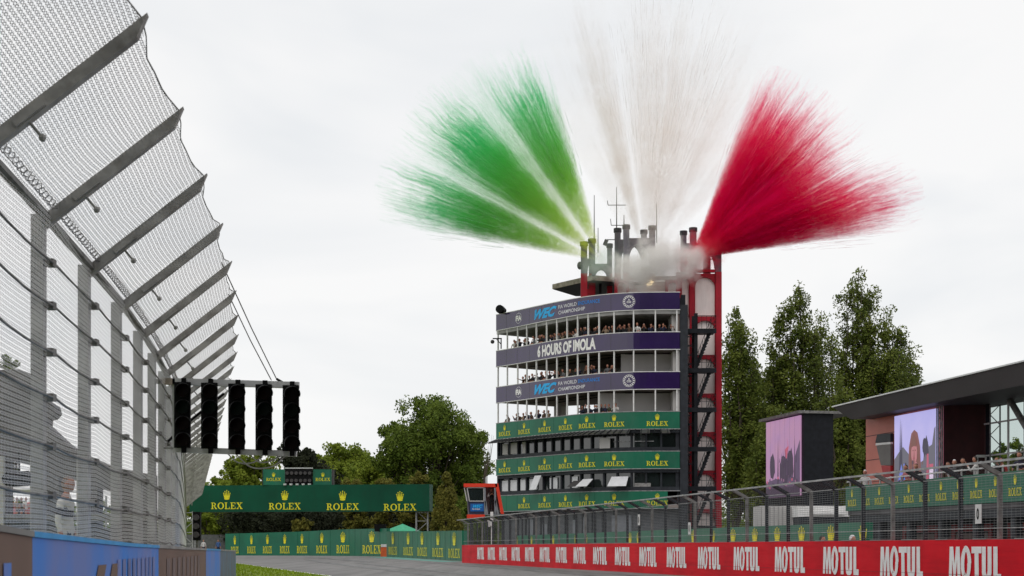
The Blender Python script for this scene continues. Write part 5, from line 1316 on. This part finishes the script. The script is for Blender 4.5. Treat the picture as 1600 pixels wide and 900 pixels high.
broad(335, 735, 90, 230, 27, 'green tree at the left end of the green bridge', M['leaf_bright'], 18000, sz=.23, base=.02, cr=1.3)
# unseen leaf mass added behind the camera to darken reflections in the tower bands
g = MB(); rnd = random.Random(77)
for k in range(480):
    leaves(g, rnd.uniform(-45, 45), -30+rnd.uniform(-5, 5), rnd.uniform(1, 50), rnd.uniform(2.5, 5), 66, 1.15, rnd)
tag(g.build('reflection_blocker', M['leaf_dark']), 'tall dark leaf mass added out of view to darken the tower reflections', 'wood', kind='stuff')
broad(1582, 668, 70, 118, 61, 'green tree seen through the glass front of the pit building', M['leaf_bright'], 12000, sz=.13, base=.1)
broad(1530, 690, 60, 130, 62, 'tree behind the return wall of the pit building', M['leaf_broad'], 6000, sz=.13, base=.1)
broad(10, 540, 90, 75, 28, 'tree top showing above the concrete stand on the far left', M['leaf_broad'], 9000, sz=.08, base=.35)
for i, (px, top, wd, Y, lm, lab) in enumerate(((560, 738, 52, 186, 'leaf_ivy', 'ochre ivy mound just above the right half of the green bridge'), (603, 738, 56, 184, 'leaf_ivy', 'ochre ivy mound left of the conical shrub over the bridge'), (644, 735, 50, 182, 'leaf_ivy', 'ivy covered trunk behind the right support of the bridge'),
        (400, 775, 110, 196, 'leaf_dark', 'dark hedge under the left half of the green bridge'), (490, 770, 120, 197, 'leaf_dark', 'dark hedge under the middle of the green bridge'), (470, 800, 30, 192, 'leaf_ivy', 'small ivy bush under the middle of the green bridge'), (580, 775, 110, 195, 'leaf_dark', 'dark hedge under the right half of the green bridge'), (640, 775, 80, 194, 'leaf_dark', 'dark hedge behind the bridge support'))):
    broad(px, top, wd, Y, 40+i, lab, M[lm], 9000, sz=.16, base=.01, name='hedge' if 'dark' in lab else 'ivy_bush', blobs=34, cr=1.5)
# conical shrub
rnd = random.Random(5); Y = 176; x0 = XP(697, Y); H = HC+(HZ-741)/F*Y; t = tree_base('conical_shrub', x0, Y, 'cone shaped ochre green shrub right of the green bridge'); g = MB()
for k in range(120):
    q = rnd.random(); r_ = 2.0*(1-q**1.8)+.15; a = rnd.random()*math.tau; leaves(g, x0+r_*cos(a)*.85, Y+r_*sin(a)*.85, .4+(H-.7)*q, .42, 90, .13, rnd, .6)
tk = MB(); tk.tube([(x0, Y, 0), (x0, Y, H*.9)], [.2, .05], 6); tk.build('trunk', M['bark'], t); g.build('crown', M['leaf_ivy'], t)
# bare twigs beside the tower
t = tree_base('bare_sapling', XP(765, 200), 200, 'bare twiggy sapling between the trees and the tower'); g = MB(); rnd = random.Random(8)
for k in range(9):
    a = P(758+rnd.uniform(-3, 3), 745, 200); b = P(758+rnd.uniform(-6, 14), rnd.uniform(675, 720), 200); g.tube([(a.x, 200, 0), a, a.lerp(b, .5)+Vector((.2, 0, 0)), b], [.1, .07, .04, .015], 4)
g.build('trunk', M['bark'], t)
# far-off wood closing the horizon
g = MB(); rnd = random.Random(9)
for k in range(300):
    x = rnd.uniform(-190, 260); leaves(g, x, 420+rnd.uniform(-20, 20), rnd.uniform(2, 12), rnd.uniform(3, 5.5), 90, .6, rnd)
tag(g.build('far_wood', M['leaf_broad']), 'far-off belt of dark green wood behind everything', 'wood', kind='stuff')

# ------------------------------------------------------------------ tricolour powder smoke
def vol_nodes(m_):
    m_.use_nodes = True; n = m_.node_tree; n.nodes.clear(); N = n.nodes.new; L = n.links.new
    def mt(op, a, b=None, clamp=False):
        k = N('ShaderNodeMath'); k.operation = op; k.use_clamp = clamp
        for i, v in enumerate((a, b)):
            if v is None: continue
            if isinstance(v, (int, float)): k.inputs[i].default_value = v
            else: L(v, k.inputs[i])
        return k.outputs[0]
    def vm(op, a, b=None):
        k = N('ShaderNodeVectorMath'); k.operation = op
        for i, v in enumerate((a, b)):
            if v is None: continue
            if isinstance(v, (tuple, Vector)): k.inputs[i].default_value = tuple(v)
            else: L(v, k.inputs[i])
        return k.outputs['Value'] if op in ('DOT_PRODUCT', 'LENGTH') else k.outputs[0]
    def ns(v, s, d=2, rough=.5):
        k = N('ShaderNodeTexNoise'); k.inputs['Scale'].default_value = s; k.inputs['Detail'].default_value = d; k.inputs['Roughness'].default_value = rough; L(v, k.inputs['Vector']); return k.outputs[0]
    return n, N, L, mt, vm, ns
def plume(name, org, lobes, col, near_col, dens, label, rise=3.0, rstep=.10, neardist=5.0, streak=.9, sharp=4, edgepow=3, fs=80):
    m_ = bpy.data.materials.new(name); n, N, L, mt, vm, ns = vol_nodes(m_)
    o_ = N('ShaderNodeTexCoord').outputs['Object']; r = vm('LENGTH', o_)
    wobv = N('ShaderNodeTexNoise'); wobv.inputs['Scale'].default_value = .35; wobv.inputs['Detail'].default_value = 2; L(o_, wobv.inputs['Vector'])
    d0 = vm('NORMALIZE', o_); sc = N('ShaderNodeVectorMath'); sc.operation = 'SCALE'; sc.inputs['Scale'].default_value = .05; L(wobv.outputs['Color'], sc.inputs[0])
    d = vm('ADD', d0, sc.outputs[0])
    fine = ns(d, fs, 1.5); coarse = ns(d, 15, 1); wob = ns(o_, .55, 3, .6); grain = ns(o_, 3.2, 3, .7)
    tot = None
    for ax, cosw, amp, LL in lobes:
        a = vm('DOT_PRODUCT', d0, tuple(ax.normalized())); gg = mt('DIVIDE', mt('SUBTRACT', mt('ADD', a, mt('MULTIPLY', mt('SUBTRACT', coarse, .5), (1-cosw)*.9)), cosw), 1-cosw, True)
        Lx = mt('MULTIPLY', mt('ADD', mt('MULTIPLY', fine, 1.25), mt('MULTIPLY', coarse, .75)), LL)
        e = mt('SUBTRACT', 1, mt('POWER', mt('MINIMUM', mt('DIVIDE', r, Lx), 1.0), edgepow), True)
        x = mt('MULTIPLY', mt('MULTIPLY', mt('POWER', gg, .75), e), amp); tot = x if tot is None else mt('ADD', tot, x)
    stv = mt('MULTIPLY', mt('SUBTRACT', fine, .38), sharp, True)
    de = mt('MULTIPLY', tot, mt('ADD', mt('MULTIPLY', stv, streak), 1-streak)); de = mt('MULTIPLY', de, mt('MULTIPLY', mt('ADD', mt('MULTIPLY', wob, 1.4), .0), mt('MULTIPLY', mt('SUBTRACT', grain, .28), 4.0, True)))
    de = mt('DIVIDE', mt('MULTIPLY', de, dens), mt('ADD', mt('MULTIPLY', r, .10), .6)); de = mt('MULTIPLY', de, mt('DIVIDE', r, rise, True))
    v = N('ShaderNodeVolumePrincipled'); v.inputs['Anisotropy'].default_value = .15
    mixc = N('ShaderNodeMixRGB'); L(mt('DIVIDE', r, neardist, True), mixc.inputs[0]); mixc.inputs[1].default_value = (*near_col, 1); mixc.inputs[2].default_value = (*col, 1); L(mixc.outputs[0], v.inputs['Color'])
    L(de, v.inputs['Density']); out_ = N('ShaderNodeOutputMaterial'); L(v.outputs[0], out_.inputs['Volume']); m_.cycles.volume_step_rate = rstep
    bm = bmesh.new(); bm.verts.new((0, 0, 0))
    for ax, cosw, amp, LL in lobes:
        ax = ax.normalized(); t1 = ax.orthogonal().normalized(); t2 = ax.cross(t1); an = math.acos(cosw)*1.15
        for k in range(10):
            q = k/10*math.tau
            for rr in (.5, 1.2): bm.verts.new((ax*cos(an)+(t1*cos(q)+t2*sin(q))*sin(an))*LL*rr)
        bm.verts.new(ax*LL*1.3)
    res = bmesh.ops.convex_hull(bm, input=bm.verts); junk = [v_ for v_ in bm.verts if not v_.link_faces]; bmesh.ops.delete(bm, geom=junk, context='VERTS')
    me = bpy.data.meshes.new(name); bm.to_mesh(me); bm.free(); ob = bpy.data.objects.new(name, me); ob.location = org; C.objects.link(ob); me.materials.append(m_)
    return tag(ob, label, 'smoke', kind='stuff')
def strands(name, org, specs, m_, label):
    """thin falling powder trails that fan out past the dense smoke"""
    g = MB(); rnd = random.Random(hash(name) % 97 if False else len(name)*7)
    for ax, an, L0, L1, nn, r0 in specs:
        ax = ax.normalized(); t1 = ax.orthogonal().normalized(); t2 = ax.cross(t1)
        for k in range(nn):
            q = rnd.random()*math.tau; s_ = an*math.sqrt(rnd.random()); d = (ax+(t1*cos(q)+t2*sin(q))*math.tan(s_)).normalized()
            l1 = L1*rnd.uniform(.55, 1.12)*(1-.25*(s_/an)**2); ln = rnd.uniform(.5, 2.4); l0 = max(L0, l1-ln); pts = []
            w0 = rnd.uniform(-.02, .02)
            for j in range(5):
                f_ = j/4; rr = l0+(l1-l0)*f_; pts.append(org+d*rr+Vector((0, 0, -.0018*rr*rr))+Vector((w0*sin(f_*7+k), 0, w0*cos(f_*6+k))))
            g.tube(pts, [r0*.15, r0, r0*.9, r0*.8, r0*.2], 3, cap=False)
    return tag(g.build(name, m_), label, 'smoke', kind='stuff')
def gx(px, py, o, Y=120, dy=0): return P(px, py, Y)+Vector((0, dy, 0))-o
OR = P(1078, 405, 120)
plume('red_smoke', OR, [(gx(1205, 225, OR), cos(.26), 1.6, 13.2), (gx(1270, 285, OR), cos(.29), 1.3, 12.6), (gx(1305, 335, OR), cos(.17), 1.6, 15.0), (gx(1165, 345, OR), cos(.42), 1.0, 8.5)], (1.0, .010, .19), (.98, .02, .12), 9.0, 'dense crimson powder smoke bursting up to the right of the tower', rise=2.5, streak=.55, edgepow=2.2)
OG = P(945, 410, 120)
plume('green_smoke', OG, [(gx(860, 232, OG), cos(.165), 2.0, 14.0), (gx(775, 260, OG), cos(.17), 2.0, 15.2), (gx(733, 333, OG), cos(.165), 2.0, 14.8), (gx(805, 285, OG), cos(.43), .26, 15.5)], (.03, .74, .24), (.99, .98, .16), 6.8, 'green powder smoke fanning out in three plumes left of the tower', neardist=14, streak=.7, rise=9, edgepow=2.2)
OW = P(1010, 415, 120)
plume('white_smoke', OW, [(gx(950, 180, OW), cos(.11), 1.7, 18.5), (gx(1010, 120, OW), cos(.15), .7, 20.0), (gx(1060, 150, OW), cos(.17), .9, 19.0), (gx(1125, 170, OW), cos(.15), .8, 18), (gx(1175, 200, OW), cos(.14), .5, 17), (gx(900, 190, OW), cos(.14), .4, 17), (gx(1030, 200, OW), cos(.55), .10, 17)], (.93, .83, .75), (.98, .96, .93), 1.9, 'pale white powder smoke rising straight up from the tower', streak=.55, sharp=2.5, edgepow=1.6, fs=60, neardist=6)
def sm(nm, c, al=.5):
    m_ = mat(nm, c, 1.0, var=.1, ior=1.1); n = m_.node_tree; b = n.nodes['Principled BSDF']; b.inputs['Alpha'].default_value = al; return m_
strands('crimson_trails', OR, [(gx(1215, 225, OR), .36, 8.5, 14.6, 420, .010), (gx(1300, 318, OR), .28, 8.5, 16.8, 420, .010)], sm('crimson_powder', (.85, .10, .24), .32), 'thin crimson powder trails around the edge of the red smoke')
strands('green_trails', OG, [(gx(858, 225, OG), .20, 7.0, 14.8, 260, .010), (gx(768, 258, OG), .20, 8.0, 16.4, 260, .010), (gx(725, 335, OG), .19, 8.0, 16.8, 260, .010)], sm('green_powder', (.24, .58, .34), .32), 'thin green powder trails around the edge of the green smoke')
strands('pale_trails', OW, [(gx(1040, 110, OW), .33, 6.0, 21.5, 360, .009)], sm('pale_powder', (.70, .66, .62), .3), 'thin pale powder trails above the white smoke')
# low cloud hanging on the roof
def cloud(name, px, py, Y, rx, ry, rz, col, dens, label, sc=.45):
    m_ = bpy.data.materials.new(name); n, N, L, mt, vm, ns = vol_nodes(m_)
    o_ = N('ShaderNodeTexCoord').outputs['Object']; q = vm('DIVIDE', o_, (rx, ry, rz)); e = mt('SUBTRACT', 1, vm('LENGTH', q), True); nn = ns(o_, sc, 4, .6)
    de = mt('MULTIPLY', mt('MULTIPLY', mt('SUBTRACT', mt('ADD', mt('MULTIPLY', e, .9), mt('MULTIPLY', nn, 2.4)), 1.45, True), mt('MULTIPLY', e, 3.0, True)), dens); v = N('ShaderNodeVolumePrincipled'); v.inputs['Color'].default_value = (*col, 1); L(de, v.inputs['Density'])
    L(v.outputs[0], N('ShaderNodeOutputMaterial').inputs['Volume']); m_.cycles.volume_step_rate = .2
    g = MB(); g.ball((0, 0, 0), rx, ry, rz, 16, 10); o = g.build(name, m_); o.location = P(px, py, Y); return tag(o, label, 'smoke', kind='stuff')
cloud('pale_smoke_cloud', 1020, 412, 118.4, 5.6, 2.4, 3.0, (.995, .98, .965), 3.4, 'pale beige smoke cloud hanging over the tower roof')
cloud('teal_smoke_cloud', 938, 405, 119.5, 2.6, 1.4, 2.2, (.80, .96, .84), .8, 'faint green tinted smoke around the left roof pillars')
cloud('red_smoke_cloud', 1092, 395, 119.2, 2.6, 1.6, 2.6, (.92, .06, .12), 2.2, 'low crimson smoke cloud at the foot of the red burst', .6)
g = MB(); rnd = random.Random(4); c = P(1003, 446, 118.9)
for k in range(26):
    a = rnd.uniform(.1, pi-.1); l = rnd.uniform(.3, .8); g.tube([c, c+Vector((cos(a)*l*1.6, rnd.uniform(-.3, .3), sin(a)*l))], [.03, .008], 4)
tag(g.build('firework_battery', M['charcoal']), 'dark spiky firework battery at the edge of the tower roof', 'firework')
g = MB(); c = P(1014, 443, 118.9)
for k in range(14):
    a = rnd.uniform(.1, 1.3); l = rnd.uniform(.15, .45); g.tube([c+Vector((-.15, 0, -.1)), c+Vector((cos(a)*l, 0, sin(a)*l-.1))], [.13, .05], 5)
tag(g.build('pyrotechnic_flame', mat('flame', (1.0, .80, .48), .5, var=0, emit=.95)), 'small yellow orange pyrotechnic flame beside the firework battery on the roof', 'flame')
